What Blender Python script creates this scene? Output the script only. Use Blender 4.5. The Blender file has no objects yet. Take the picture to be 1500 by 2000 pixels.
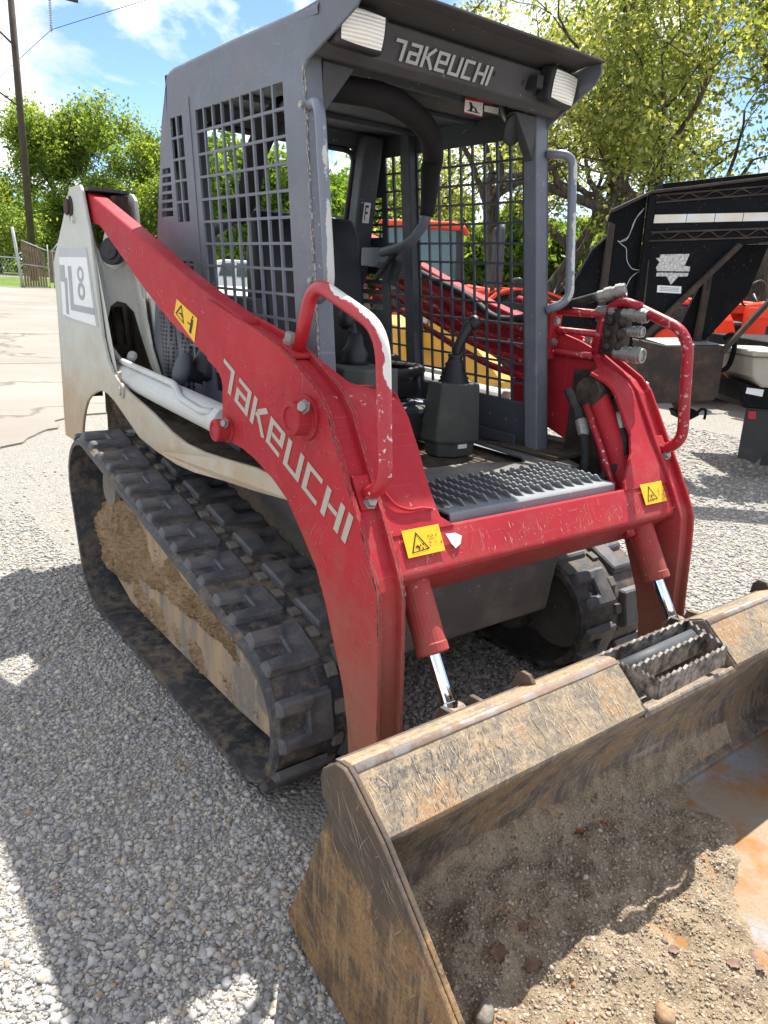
import bpy, bmesh, math, random
import numpy as np
from mathutils import Vector, Matrix
random.seed(7); rng = np.random.default_rng(7)
SC = bpy.context.scene
COL = SC.collection
# ------------------------------------------------------------------ camera
cam_d = bpy.data.cameras.new('camera'); cam = bpy.data.objects.new('camera', cam_d); COL.objects.link(cam)
cam_d.sensor_fit = 'VERTICAL'; cam_d.sensor_height = 24.0; cam_d.lens = 1451.654/2000*24.0
cam_d.clip_start = 0.05; cam_d.clip_end = 3000
right = Vector((0.604459, 0.794627, 0.056539)); down = Vector((0.268649, -0.136513, -0.953516)); fwd = Vector((-0.749971, 0.591551, -0.295992))
cam.matrix_world = Matrix(((right.x, -down.x, -fwd.x, 2.4), (right.y, -down.y, -fwd.y, -1.682), (right.z, -down.z, -fwd.z, 1.43), (0, 0, 0, 1)))
SC.camera = cam
# ------------------------------------------------------------------ light
SUN = Vector((0.28, -0.45, -1.0)).normalized()          # direction the light travels
sd = bpy.data.lights.new('sun', 'SUN'); so = bpy.data.objects.new('sun', sd); COL.objects.link(so)
sd.energy = 4.3; sd.angle = math.radians(0.53); sd.color = (1.0, 0.955, 0.88)
so.rotation_euler = SUN.to_track_quat('-Z', 'Y').to_euler(); so.location = (-6, 8, 20)
elev = math.asin(-SUN.z); azim = math.atan2(-SUN.x, -SUN.y)   # compass-style, from +Y
W = bpy.data.worlds.new('World'); SC.world = W; W.use_nodes = True
nt = W.node_tree; nt.nodes.clear()
N = nt.nodes.new; LK = nt.links.new
out = N('ShaderNodeOutputWorld'); bg = N('ShaderNodeBackground'); bg.inputs[1].default_value = 0.120
sky = N('ShaderNodeTexSky'); sky.sky_type = 'NISHITA'; sky.sun_disc = False
sky.sun_elevation = elev; sky.sun_rotation = azim; sky.air_density = 0.55; sky.dust_density = 0.1; sky.ozone_density = 4.0
tc = N('ShaderNodeTexCoord'); sep = N('ShaderNodeSeparateXYZ'); LK(tc.outputs['Generated'], sep.inputs[0])
mz = N('ShaderNodeMath'); mz.operation = 'MAXIMUM'; mz.inputs[1].default_value = 0.0; LK(sep.outputs[2], mz.inputs[0])
ad = N('ShaderNodeMath'); ad.inputs[1].default_value = 0.32; LK(mz.outputs[0], ad.inputs[0])
dx = N('ShaderNodeMath'); dx.operation = 'DIVIDE'; LK(sep.outputs[0], dx.inputs[0]); LK(ad.outputs[0], dx.inputs[1])
dy = N('ShaderNodeMath'); dy.operation = 'DIVIDE'; LK(sep.outputs[1], dy.inputs[0]); LK(ad.outputs[0], dy.inputs[1])
cb = N('ShaderNodeCombineXYZ'); LK(dx.outputs[0], cb.inputs[0]); LK(dy.outputs[0], cb.inputs[1]); cb.inputs[2].default_value = 3.7
n1 = N('ShaderNodeTexNoise'); n1.inputs['Scale'].default_value = 1.9; n1.inputs['Detail'].default_value = 9; n1.inputs['Roughness'].default_value = 0.56; n1.inputs['Distortion'].default_value = 0.25
LK(cb.outputs[0], n1.inputs['Vector'])
cr = N('ShaderNodeValToRGB'); cr.color_ramp.elements[0].position = 0.445; cr.color_ramp.elements[1].position = 0.535; LK(n1.outputs[0], cr.inputs[0])
n2 = N('ShaderNodeTexNoise'); n2.inputs['Scale'].default_value = 3.2; n2.inputs['Detail'].default_value = 6; LK(cb.outputs[0], n2.inputs['Vector'])
cc = N('ShaderNodeValToRGB'); cc.color_ramp.elements[0].position = 0.35; cc.color_ramp.elements[0].color = (3.6, 3.8, 4.2, 1); cc.color_ramp.elements[1].position = 0.62; cc.color_ramp.elements[1].color = (7.4, 7.3, 7.1, 1)
LK(n2.outputs[0], cc.inputs[0])
mx = N('ShaderNodeMix'); mx.data_type = 'RGBA'; LK(cr.outputs[0], mx.inputs[0]); LK(sky.outputs[0], mx.inputs[6]); LK(cc.outputs[0], mx.inputs[7])
LK(mx.outputs[2], bg.inputs[0]); LK(bg.outputs[0], out.inputs[0])
SC.view_settings.view_transform = 'Standard'; SC.view_settings.look = 'None'; SC.view_settings.exposure = 1.30; SC.view_settings.gamma = 1.0
try: SC.view_settings.use_curve_mapping = False
except Exception: pass
SC.cycles.max_bounces = 5; SC.cycles.diffuse_bounces = 3; SC.cycles.glossy_bounces = 2; SC.cycles.transmission_bounces = 4; SC.cycles.transparent_max_bounces = 6; SC.cycles.use_adaptive_sampling = True; SC.cycles.adaptive_threshold = 0.02; SC.cycles.use_denoising = True

# ------------------------------------------------------------------ materials
MATS = {}
def rgb(c): return (c[0], c[1], c[2], 1.0)
class NB:
    def __init__(s, name):
        s.m = bpy.data.materials.new(name); s.m.use_nodes = True; s.t = s.m.node_tree
        s.b = s.t.nodes['Principled BSDF']; s.tc = s.t.nodes.new('ShaderNodeTexCoord'); s.co = s.tc.outputs['Object']
    def n(s, ty): return s.t.nodes.new(ty)
    def l(s, a, b): s.t.links.new(a, b)
    def mp(s, sc, rot=(0, 0, 0)):
        m = s.n('ShaderNodeMapping'); m.inputs['Scale'].default_value = sc; m.inputs['Rotation'].default_value = rot; s.l(s.co, m.inputs[0]); return m.outputs[0]
    def noise(s, scale, detail=4, rough=0.55, vec=None, dist=0.0):
        t = s.n('ShaderNodeTexNoise'); t.inputs['Scale'].default_value = scale; t.inputs['Detail'].default_value = detail
        t.inputs['Roughness'].default_value = rough; t.inputs['Distortion'].default_value = dist
        s.l(vec if vec is not None else s.co, t.inputs['Vector']); return t.outputs[0]
    def vor(s, scale, feature='F1', vec=None, rand=1.0):
        t = s.n('ShaderNodeTexVoronoi'); t.feature = feature; t.inputs['Scale'].default_value = scale; t.inputs['Randomness'].default_value = rand
        s.l(vec if vec is not None else s.co, t.inputs['Vector']); return t
    def ramp(s, fac, p0, p1, c0=(0, 0, 0), c1=(1, 1, 1), mid=None):
        r = s.n('ShaderNodeValToRGB'); e = r.color_ramp.elements
        e[0].position = p0; e[1].position = p1; e[0].color = rgb(c0); e[1].color = rgb(c1)
        for p, c in (mid or []): q = e.new(p); q.color = rgb(c)
        s.l(fac, r.inputs[0]); return r.outputs[0]
    def mix(s, fac, a, b, mode='MIX'):
        m = s.n('ShaderNodeMix'); m.data_type = 'RGBA'; m.blend_type = mode
        for v, i in ((fac, 0), (a, 6), (b, 7)):
            if isinstance(v, (int, float)): m.inputs[i].default_value = v
            elif isinstance(v, tuple): m.inputs[i].default_value = rgb(v)
            else: s.l(v, m.inputs[i])
        return m.outputs[2]
    def math(s, op, a, b=0.5):
        m = s.n('ShaderNodeMath'); m.operation = op
        for v, i in ((a, 0), (b, 1)):
            if isinstance(v, (int, float)): m.inputs[i].default_value = v
            else: s.l(v, m.inputs[i])
        return m.outputs[0]
    def mr(s, v, a, b_):
        m = s.n('ShaderNodeMapRange'); m.inputs['From Min'].default_value = a; m.inputs['From Max'].default_value = b_; s.l(v, m.inputs['Value']); return m.outputs[0]
    def col(s, c):
        if isinstance(c, tuple): s.b.inputs['Base Color'].default_value = rgb(c)
        else: s.l(c, s.b.inputs['Base Color'])
    def set(s, rough=None, metal=None, spec=None, coat=None):
        for k, v in (('Roughness', rough), ('Metallic', metal), ('Specular IOR Level', spec), ('Coat Weight', coat)):
            if v is None: continue
            if isinstance(v, (int, float)): s.b.inputs[k].default_value = v
            else: s.l(v, s.b.inputs[k])
    def bump(s, h, strength=0.3, dist=0.005):
        b = s.n('ShaderNodeBump'); b.inputs['Strength'].default_value = strength; b.inputs['Distance'].default_value = dist
        s.l(h, b.inputs['Height']); s.l(b.outputs[0], s.b.inputs['Normal'])
    def done(s, key): MATS[key] = s.m; return s.m

def paint(key, c, dirt=(0.30, 0.24, 0.17), dirt_amt=0.25, chip=(0.55, 0.5, 0.45), chip_amt=0.30, rough=0.38, var=0.18, scr=0.5, dscale=3.0, coat=0.0, bump=0.12, low=None, spec=0.4, lowcol=None):
    b = NB(key)
    v = b.noise(1.7, 3); base = b.mix(b.ramp(v, 0.3, 0.7), tuple(x*(1-var) for x in c), tuple(min(1, x*(1+var)) for x in c))
    f = b.noise(26, 4, 0.7); base = b.mix(b.math('MULTIPLY', b.ramp(f, 0.45, 0.75), 0.25), base, tuple(x*0.7 for x in c))
    d = b.noise(dscale, 5, 0.68); dm = b.ramp(d, 0.62-0.3*dirt_amt, 0.86-0.25*dirt_amt)
    base = b.mix(b.math('MULTIPLY', dm, min(1, 0.35+dirt_amt)), base, dirt)
    if low:                                             # dust that has splashed up the lower part
        sp = b.n('ShaderNodeSeparateXYZ'); b.l(b.co, sp.inputs[0])
        g = b.math('MULTIPLY', b.math('SUBTRACT', low[0], sp.outputs[2]), 1.0/low[1])
        g = b.math('ADD', g, b.math('SUBTRACT', b.noise(9, 4, 0.7), 0.5)); base = b.mix(b.ramp(g, 0.15, 1.0, (0, 0, 0), (low[2],)*3), base, lowcol or dirt)
    if scr:
        s1 = b.noise(1.0, 2, 0.5, b.mp((3, 3, 480), (0.5, 0.9, 0.3))); s2 = b.noise(1.0, 2, 0.5, b.mp((480, 3, 4), (0.2, 0.5, 0.8)))
        sm = b.math('MAXIMUM', b.ramp(s1, 0.70, 0.745), b.ramp(s2, 0.71, 0.75))
        base = b.mix(b.math('MULTIPLY', sm, scr*0.6), base, tuple(min(1, x*1.2+0.16) for x in c))
    if chip_amt:
        ch = b.noise(60, 3, 0.6); big = b.noise(5, 2); th_ = 0.70-0.09*chip_amt; cm = b.math('MULTIPLY', b.ramp(ch, th_, th_+0.02), b.ramp(big, 0.52-0.2*chip_amt, 0.62))
        base = b.mix(b.math('MULTIPLY', cm, 0.85), base, chip)
    b.col(base); b.set(b.ramp(d, 0.3, 0.8, (rough,)*3, (min(1, rough+0.35),)*3), 0.0, spec, coat); b.bump(b.noise(45, 3, 0.7), bump, 0.004)
    return b.done(key)

paint('red', (0.375, 0.018, 0.027), dirt=(0.40, 0.085, 0.085), dirt_amt=0.34, chip=(0.50, 0.30, 0.25), chip_amt=0.25, rough=0.5, low=(0.90, 0.6, 0.85), spec=0.25, lowcol=(0.26, 0.135, 0.085), dscale=6)
paint('red_pipe', (0.33, 0.010, 0.020), dirt_amt=0.1, chip=(0.60, 0.50, 0.45), chip_amt=1.0, rough=0.33)
paint('cab_grey', (0.125, 0.135, 0.156), dirt=(0.25, 0.235, 0.235), dirt_amt=0.34, chip=(0.4, 0.4, 0.4), chip_amt=0.3, rough=0.36, var=0.2, dscale=5)
paint('cab_grey_shaded', (0.060, 0.067, 0.078), dirt=(0.16, 0.14, 0.12), dirt_amt=0.2, chip_amt=0.2, rough=0.45)  # same cab paint, darkened: shade of the backlit right screen put into the colour
paint('cab_dark', (0.050, 0.056, 0.064), dirt=(0.16, 0.14, 0.12), dirt_amt=0.22, chip_amt=0.2, rough=0.5)
paint('white', (0.47, 0.48, 0.43), dirt=(0.36, 0.255, 0.145), dirt_amt=0.18, chip=(0.32, 0.24, 0.17), chip_amt=0.25, rough=0.45, var=0.06, scr=0.2, low=(1.22, 0.5, 0.9))
paint('white_cyl', (0.50, 0.515, 0.49), dirt=(0.34, 0.30, 0.24), dirt_amt=0.25, chip_amt=0.1, rough=0.4, var=0.06, scr=0.1)
paint('chassis', (0.115, 0.105, 0.092), dirt=(0.24, 0.20, 0.155), dirt_amt=0.6, chip_amt=0.1, rough=0.8, scr=0.2)
paint('step_metal', (0.20, 0.215, 0.225), dirt=(0.33, 0.30, 0.26), dirt_amt=0.35, chip=(0.6, 0.6, 0.58), chip_amt=0.4, rough=0.42)
paint('black_plastic', (0.022, 0.022, 0.023), dirt=(0.12, 0.11, 0.10), dirt_amt=0.25, chip_amt=0.0, rough=0.45, scr=0.25)
paint('vinyl', (0.012, 0.012, 0.014), dirt=(0.06, 0.055, 0.05), dirt_amt=0.15, chip_amt=0.0, rough=0.38, scr=0.1)
paint('foam', (0.009, 0.007, 0.008), dirt=(0.035, 0.03, 0.028), dirt_amt=0.1, chip_amt=0.0, rough=0.7, scr=0.0, bump=0.25)
paint('console', (0.060, 0.064, 0.056), dirt=(0.17, 0.15, 0.12), dirt_amt=0.3, chip_amt=0.0, rough=0.62, scr=0.3)
paint('grease', (0.022, 0.016, 0.013), dirt=(0.09, 0.06, 0.045), dirt_amt=0.6, chip_amt=0.0, rough=0.55, scr=0.0, bump=0.6, dscale=14)
paint('hose', (0.018, 0.018, 0.018), dirt=(0.13, 0.11, 0.09), dirt_amt=0.35, chip_amt=0.0, rough=0.6, scr=0.2, dscale=9)
paint('steel', (0.34, 0.335, 0.31), dirt=(0.19, 0.16, 0.12), dirt_amt=0.4, chip_amt=0.0, rough=0.4, scr=0.6, dscale=12)
MATS['steel'].node_tree.nodes['Principled BSDF'].inputs['Metallic'].default_value = 0.7
paint('trailer_black', (0.0035, 0.004, 0.0055), dirt=(0.05, 0.038, 0.03), dirt_amt=0.10, chip=(0.07, 0.06, 0.05), chip_amt=0.6, rough=0.5, scr=0.1, spec=0.12)
paint('trailer_rust', (0.030, 0.022, 0.018), dirt=(0.085, 0.055, 0.038), dirt_amt=0.6, chip=(0.02, 0.02, 0.02), chip_amt=0.5, rough=0.7, dscale=7)
paint('tractor_orange', (0.72, 0.050, 0.012), dirt_amt=0.05, chip_amt=0.0, rough=0.3, scr=0.1, var=0.06)
paint('yellow_paint', (0.55, 0.29, 0.03), dirt=(0.45, 0.38, 0.25), dirt_amt=0.2, chip_amt=0.3, rough=0.45)
paint('sticker_yellow', (0.78, 0.46, 0.012), dirt=(0.45, 0.34, 0.12), dirt_amt=0.12, chip=(0.25, 0.2, 0.1), chip_amt=0.3, rough=0.45, var=0.05, scr=0.3)
paint('letter_beige', (0.41, 0.365, 0.305), dirt_amt=0.1, chip=(0.42, 0.12, 0.12), chip_amt=0.35, rough=0.5, var=0.06, scr=0.3)
paint('letter_grey', (0.40, 0.385, 0.37), dirt_amt=0.1, chip=(0.05, 0.05, 0.05), chip_amt=0.2, rough=0.5, var=0.05, scr=0.2)
paint('decal_grey', (0.33, 0.35, 0.36), dirt_amt=0.1, chip_amt=0.2, rough=0.5, var=0.05, scr=0.2)
paint('decal_white', (0.72, 0.73, 0.72), dirt_amt=0.1, chip=(0.4, 0.4, 0.38), chip_amt=0.2, rough=0.45, var=0.04, scr=0.2)
paint('ink', (0.02, 0.018, 0.015), dirt_amt=0.0, chip_amt=0.0, rough=0.6, scr=0.0)
paint('wood', (0.20, 0.15, 0.10), dirt=(0.1, 0.08, 0.06), dirt_amt=0.4, chip_amt=0.0, rough=0.85, scr=0.3)
paint('pole_wood', (0.075, 0.055, 0.042), dirt=(0.04, 0.03, 0.025), dirt_amt=0.4, chip_amt=0.0, rough=0.9, scr=0.4)
paint('galvanised', (0.40, 0.42, 0.43), dirt=(0.25, 0.24, 0.22), dirt_amt=0.2, chip_amt=0.0, rough=0.5, scr=0.2)
paint('tyre', (0.02, 0.02, 0.02), dirt=(0.12, 0.10, 0.08), dirt_amt=0.3, chip_amt=0.0, rough=0.85, scr=0.0)
paint('car_white', (0.75, 0.76, 0.76), dirt_amt=0.03, chip_amt=0.0, rough=0.25, scr=0.0, var=0.02)
paint('box_cream', (0.36, 0.335, 0.27), dirt=(0.35, 0.29, 0.2), dirt_amt=0.3, chip_amt=0.2, rough=0.5)
paint('reflector_red', (0.42, 0.015, 0.03), dirt_amt=0.1, chip_amt=0.0, rough=0.3, scr=0.0)
b = NB('chrome'); b.col((0.80, 0.81, 0.83)); b.set(0.07, 1.0); b.done('chrome')
b = NB('glass'); b.col((0.85, 0.95, 0.92)); b.set(0.02, 0.0); b.b.inputs['Transmission Weight'].default_value = 1.0; b.b.inputs['IOR'].default_value = 1.02; b.done('glass')
b = NB('tractor_glass'); b.col((0.07, 0.12, 0.115)); b.set(0.06, 0.0, 0.5); b.done('tractor_glass')
b = NB('lens')                                            # ribbed work-lamp lens over a reflector
w = b.n('ShaderNodeTexWave'); w.bands_direction = 'Z'; w.inputs['Scale'].default_value = 34; w.inputs['Distortion'].default_value = 0.6; b.l(b.co, w.inputs[0])
w2 = b.n('ShaderNodeTexWave'); w2.bands_direction = 'Y'; w2.inputs['Scale'].default_value = 44; b.l(b.co, w2.inputs[0])
hh = b.math('ADD', w.outputs[1], b.math('MULTIPLY', w2.outputs[1], 0.5)); b.col(b.mix(b.ramp(w.outputs[1], 0.2, 0.9), (0.66, 0.62, 0.53), (0.92, 0.89, 0.80))); b.set(0.2, 0.1, 0.6); b.bump(hh, 0.35, 0.002); b.done('lens')
# rubber of the tracks with tan dirt
b = NB('rubber'); base = b.mix(b.ramp(b.noise(6, 6, 0.65), 0.35, 0.7), (0.026, 0.028, 0.032), (0.065, 0.067, 0.074))
dm = b.ramp(b.math('ADD', b.math('MULTIPLY', b.noise(24, 7, 0.75), 0.65), b.math('MULTIPLY', b.noise(4.5, 3, 0.6), 0.35)), 0.47, 0.60); base = b.mix(b.math('MULTIPLY', dm, 0.85), base, (0.19, 0.145, 0.10))
base = b.mix(b.math('MULTIPLY', b.ramp(b.noise(1, 2, 0.5, b.mp((8, 8, 150), (0.8, 0.3, 0.5))), 0.66, 0.72), 0.35), base, (0.16, 0.15, 0.14))
b.col(base); b.set(b.ramp(dm, 0, 1, (0.52,)*3, (0.95,)*3), 0, 0.35); b.bump(b.noise(38, 8, 0.75), 0.5, 0.008); b.done('rubber')
b = NB('lug_rubber'); base = b.mix(b.ramp(b.noise(9, 6, 0.65), 0.35, 0.7), (0.045, 0.048, 0.054), (0.115, 0.118, 0.125))
dm = b.ramp(b.noise(26, 7, 0.78), 0.48, 0.66); base = b.mix(b.math('MULTIPLY', dm, 0.6), base, (0.20, 0.16, 0.12))
base = b.mix(b.math('MULTIPLY', b.ramp(b.noise(1, 2, 0.5, b.mp((150, 8, 8), (0.8, 0.3, 0.5))), 0.66, 0.72), 0.4), base, (0.18, 0.17, 0.16))
b.col(base); b.set(b.ramp(dm, 0, 1, (0.48,)*3, (0.92,)*3), 0, 0.4); b.bump(b.noise(42, 8, 0.75), 0.35, 0.006); b.done('lug_rubber')
# dry mud
b = NB('mud'); n_ = b.noise(10, 9, 0.72); base = b.mix(b.ramp(n_, 0.3, 0.7), (0.19, 0.118, 0.058), (0.42, 0.295, 0.17)); base = b.mix(b.ramp(b.noise(70, 4, 0.7), 0.5, 0.72), base, (0.36, 0.27, 0.18))
b.col(base); b.set(0.95, 0, 0.1); b.bump(b.math('ADD', n_, b.math('MULTIPLY', b.noise(60, 6, 0.7), 0.4)), 0.9, 0.02); b.done('mud')
b = NB('dusty_plate'); base = b.mix(b.ramp(b.noise(1, 5, 0.6, b.mp((9, 9, 1.6))), 0.40, 0.62), (0.20, 0.175, 0.145), (0.40, 0.285, 0.17)); base = b.mix(b.ramp(b.noise(35, 6, 0.75), 0.52, 0.75), base, (0.38, 0.30, 0.20))
b.col(base); b.set(0.9, 0, 0.2); b.bump(b.noise(60, 7, 0.75), 0.5, 0.006); b.done('dusty_plate')
b = NB('deck_dirt'); n_ = b.noise(14, 9, 0.75); base = b.mix(b.ramp(n_, 0.35, 0.7), (0.045, 0.036, 0.028), (0.17, 0.135, 0.10)); b.col(base); b.set(0.95, 0, 0.1); b.bump(n_, 1.0, 0.02); b.done('deck_dirt')
# worn bucket steel: rust, tan dust, bare metal, scratches
def bucket_mat(key, a, c, d, worn):
    b = NB(key); n1 = b.noise(9, 9, 0.74); n2 = b.noise(4.5, 8, 0.7); base = b.mix(b.ramp(n1, 0.43, 0.57), a, c)
    base = b.mix(b.ramp(n2, 0.53, 0.60), base, d)
    st = b.noise(1, 5, 0.65, b.mp((70, 60, 5.0), (0.35, -0.3, 0.1))); base = b.mix(b.math('MULTIPLY', b.ramp(st, 0.5, 0.62), 0.6), base, worn)
    s1 = b.noise(1, 2, 0.5, b.mp((2.2, 2.6, 620), (0.75, 0.42, 0.2))); s2 = b.noise(1, 2, 0.5, b.mp((560, 2.4, 3.2), (0.5, 1.0, 0.35)))
    sm = b.math('MAXIMUM', b.ramp(s1, 0.66, 0.72), b.ramp(s2, 0.67, 0.72)); base = b.mix(b.math('MULTIPLY', sm, 0.38), base, tuple(min(1, x*1.4+0.05) for x in worn))
    fine = b.noise(150, 5, 0.8); base = b.mix(b.math('MULTIPLY', b.ramp(fine, 0.5, 0.60), 0.5), base, tuple(x*0.4 for x in a))
    if key == 'bucket_out':                                # remains of dark paint on the upper corner
        sp = b.n('ShaderNodeSeparateXYZ'); b.l(b.co, sp.inputs[0]); g_ = b.math('ADD', b.mr(sp.outputs[2], 0.22, 0.46), b.math('MULTIPLY', b.math('SUBTRACT', b.noise(7, 6, 0.7), 0.5), 1.4)); base = b.mix(b.math('MULTIPLY', b.ramp(g_, 0.45, 0.6), 0.75), base, (0.055, 0.046, 0.04))
    b.col(base); b.set(b.ramp(n1, 0.3, 0.7, (0.5,)*3, (0.85,)*3), 0.15, 0.4); b.bump(b.math('ADD', fine, n1), 0.35, 0.004); return b.done(key)
bucket_mat('bucket_out', (0.085, 0.058, 0.038), (0.25, 0.145, 0.065), (0.29, 0.165, 0.065), (0.33, 0.22, 0.115))
bucket_mat('bucket_lip', (0.17, 0.14, 0.108), (0.32, 0.235, 0.145), (0.31, 0.185, 0.095), (0.39, 0.31, 0.205))
bucket_mat('bucket_in', (0.12, 0.10, 0.085), (0.27, 0.21, 0.155), (0.25, 0.17, 0.10), (0.32, 0.27, 0.21))
b = NB('bucket_floor'); n1 = b.noise(3.4, 6, 0.6, dist=0.8); n2 = b.noise(7, 6, 0.6)
base = b.mix(b.ramp(n1, 0.42, 0.52), (0.25, 0.25, 0.255), (0.27, 0.205, 0.135)); base = b.mix(b.math('MULTIPLY', b.ramp(n2, 0.50, 0.62), 0.9), base, (0.29, 0.12, 0.03)); base = b.mix(b.math('MULTIPLY', b.ramp(b.noise(110, 5, 0.75), 0.47, 0.62), 0.55), base, (0.2, 0.15, 0.11))
b.col(base); b.set(b.ramp(n1, 0.4, 0.55, (0.68,)*3, (0.92,)*3), 0.0, 0.3); b.bump(b.noise(70, 6, 0.75), 0.5, 0.004); b.done('bucket_floor')
def island(b):
    g = b.n('ShaderNodeNewGeometry'); return g.outputs['Random Per Island']
def stone_mat(key, stops, rough=0.85, darken=0.0):
    b = NB(key); r = b.n('ShaderNodeValToRGB'); e = r.color_ramp.elements; b.l(island(b), r.inputs[0])
    e[0].position = stops[0][0]; e[0].color = rgb(stops[0][1]); e[1].position = stops[-1][0]; e[1].color = rgb(stops[-1][1])
    for p, c in stops[1:-1]: q = e.new(p); q.color = rgb(c)
    base = b.mix(b.math('MULTIPLY', b.ramp(b.noise(130, 5, 0.7), 0.35, 0.7), 0.45), r.outputs[0], (0.22, 0.205, 0.18), 'MIX')
    b.col(base); b.set(rough, 0, 0.3); b.bump(b.noise(160, 5, 0.7), 0.3, 0.003); return b.done(key)
stone_mat('gravel_stone', [(0.0, (0.20, 0.195, 0.19)), (0.25, (0.38, 0.37, 0.35)), (0.45, (0.50, 0.475, 0.42)), (0.65, (0.33, 0.33, 0.34)), (0.85, (0.58, 0.55, 0.48)), (0.95, (0.46, 0.39, 0.30)), (1.0, (0.34, 0.24, 0.15))])
stone_mat('dirt_stone', [(0.0, (0.16, 0.115, 0.08)), (0.4, (0.30, 0.235, 0.16)), (0.75, (0.40, 0.32, 0.225)), (0.93, (0.50, 0.43, 0.34)), (1.0, (0.34, 0.15, 0.055))])
# gravel ground sheet: fines between stones near, stones as relief farther out
b = NB('gravel_ground'); v1 = b.vor(74); v3 = b.vor(74, 'DISTANCE_TO_EDGE'); n1 = b.noise(1.1, 6, 0.6); n2 = b.noise(150, 5, 0.7)
cell = b.n('ShaderNodeSeparateColor'); b.l(v1.outputs['Color'], cell.inputs[0])
base = b.ramp(cell.outputs[0], 0.0, 1.0, (0.22, 0.21, 0.19), (0.42, 0.395, 0.345), [(0.45, (0.345, 0.325, 0.285)), (0.75, (0.285, 0.28, 0.265))])
base = b.mix(b.ramp(v3.outputs[0], 0.0, 0.09, (0.42,)*3, (0, 0, 0)), base, (0.21, 0.19, 0.16)); base = b.mix(b.math('MULTIPLY', b.ramp(n1, 0.42, 0.68), 0.4), base, (0.33, 0.30, 0.25)); base = b.mix(b.math('MULTIPLY', b.ramp(n2, 0.45, 0.7), 0.35), base, (0.20, 0.185, 0.16))
b.col(base); b.set(0.92, 0, 0.25); b.bump(b.math('ADD', b.math('MULTIPLY', v1.outputs[0], -1.0), b.math('MULTIPLY', n2, 0.4)), 0.85, 0.016); b.done('gravel_ground')
b = NB('concrete'); n1 = b.noise(0.35, 7, 0.6); n2 = b.noise(40, 6, 0.7); base = b.mix(b.ramp(n1, 0.35, 0.68), (0.21, 0.188, 0.163), (0.285, 0.258, 0.225)); base = b.mix(b.math('MULTIPLY', b.ramp(n2, 0.45, 0.7), 0.35), base, (0.25, 0.23, 0.20))
wv = b.n('ShaderNodeVectorMath'); wv.operation = 'ADD'; nn = b.n('ShaderNodeTexNoise'); nn.inputs['Scale'].default_value = 1.3; nn.inputs['Detail'].default_value = 5; b.l(b.co, nn.inputs['Vector']); b.l(b.co, wv.inputs[0]); b.l(nn.outputs[1], wv.inputs[1])
ck = b.vor(0.22, 'DISTANCE_TO_EDGE', wv.outputs[0]); base = b.mix(b.ramp(ck.outputs[0], 0.0, 0.012, (0.75,)*3, (0, 0, 0)), base, (0.10, 0.09, 0.075))
b.col(base); b.set(0.9, 0, 0.25); b.bump(n2, 0.25, 0.004); b.done('concrete')
b = NB('grass_ground'); base = b.mix(b.ramp(b.noise(0.6, 6, 0.65), 0.35, 0.68), (0.10, 0.17, 0.025), (0.18, 0.26, 0.045)); base = b.mix(b.math('MULTIPLY', b.ramp(b.noise(30, 5, 0.7), 0.45, 0.7), 0.5), base, (0.07, 0.12, 0.02)); b.col(base); b.set(0.95, 0, 0.1); b.bump(b.noise(25, 5, 0.7), 0.8, 0.05); b.done('grass_ground')
b = NB('bark'); base = b.mix(b.ramp(b.noise(1, 6, 0.65, b.mp((9, 9, 2))), 0.35, 0.65), (0.035, 0.030, 0.024), (0.12, 0.105, 0.085)); b.col(base); b.set(0.95, 0, 0.1); b.bump(b.noise(1, 6, 0.7, b.mp((14, 14, 3))), 0.9, 0.03); b.done('bark')
def leaf_mat(key, c0, c1, c2):
    m = bpy.data.materials.new(key); m.use_nodes = True; t = m.node_tree; t.nodes.clear(); n = t.nodes.new
    o = n('ShaderNodeOutputMaterial'); d = n('ShaderNodeBsdfPrincipled'); d.inputs['Roughness'].default_value = 0.5; d.inputs['Specular IOR Level'].default_value = 0.35
    tr = n('ShaderNodeBsdfTranslucent'); mxs = n('ShaderNodeMixShader'); mxs.inputs[0].default_value = 0.62
    g = n('ShaderNodeNewGeometry'); r = n('ShaderNodeValToRGB'); e = r.color_ramp.elements; e[0].color = rgb(c0); e[1].color = rgb(c2); q = e.new(0.5); q.color = rgb(c1)
    t.links.new(g.outputs['Random Per Island'], r.inputs[0]); t.links.new(r.outputs[0], d.inputs['Base Color'])
    br = n('ShaderNodeMix'); br.data_type = 'RGBA'; br.blend_type = 'MULTIPLY'; br.inputs[0].default_value = 1.0; t.links.new(r.outputs[0], br.inputs[6]); br.inputs[7].default_value = (1.7, 1.6, 0.7, 1)
    t.links.new(br.outputs[2], tr.inputs[0]); t.links.new(d.outputs[0], mxs.inputs[1]); t.links.new(tr.outputs[0], mxs.inputs[2]); t.links.new(mxs.outputs[0], o.inputs[0]); MATS[key] = m
leaf_mat('leaf_oak', (0.095, 0.135, 0.034), (0.20, 0.235, 0.070), (0.36, 0.37, 0.18))
leaf_mat('leaf_green', (0.075, 0.135, 0.026), (0.155, 0.225, 0.045), (0.28, 0.34, 0.10))
leaf_mat('leaf_dark', (0.07, 0.13, 0.020), (0.12, 0.20, 0.032), (0.21, 0.28, 0.06))
paint('visor_grey', (0.058, 0.056, 0.058), dirt=(0.15, 0.125, 0.10), dirt_amt=0.2, chip_amt=0.2, rough=0.55)
paint('chassis_dust', (0.11, 0.112, 0.105), dirt=(0.30, 0.26, 0.205), dirt_amt=0.5, chip_amt=0.1, rough=0.8)
paint('decal_light', (0.42, 0.44, 0.45), dirt_amt=0.1, chip_amt=0.2, rough=0.5, var=0.05, scr=0.2)

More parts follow.
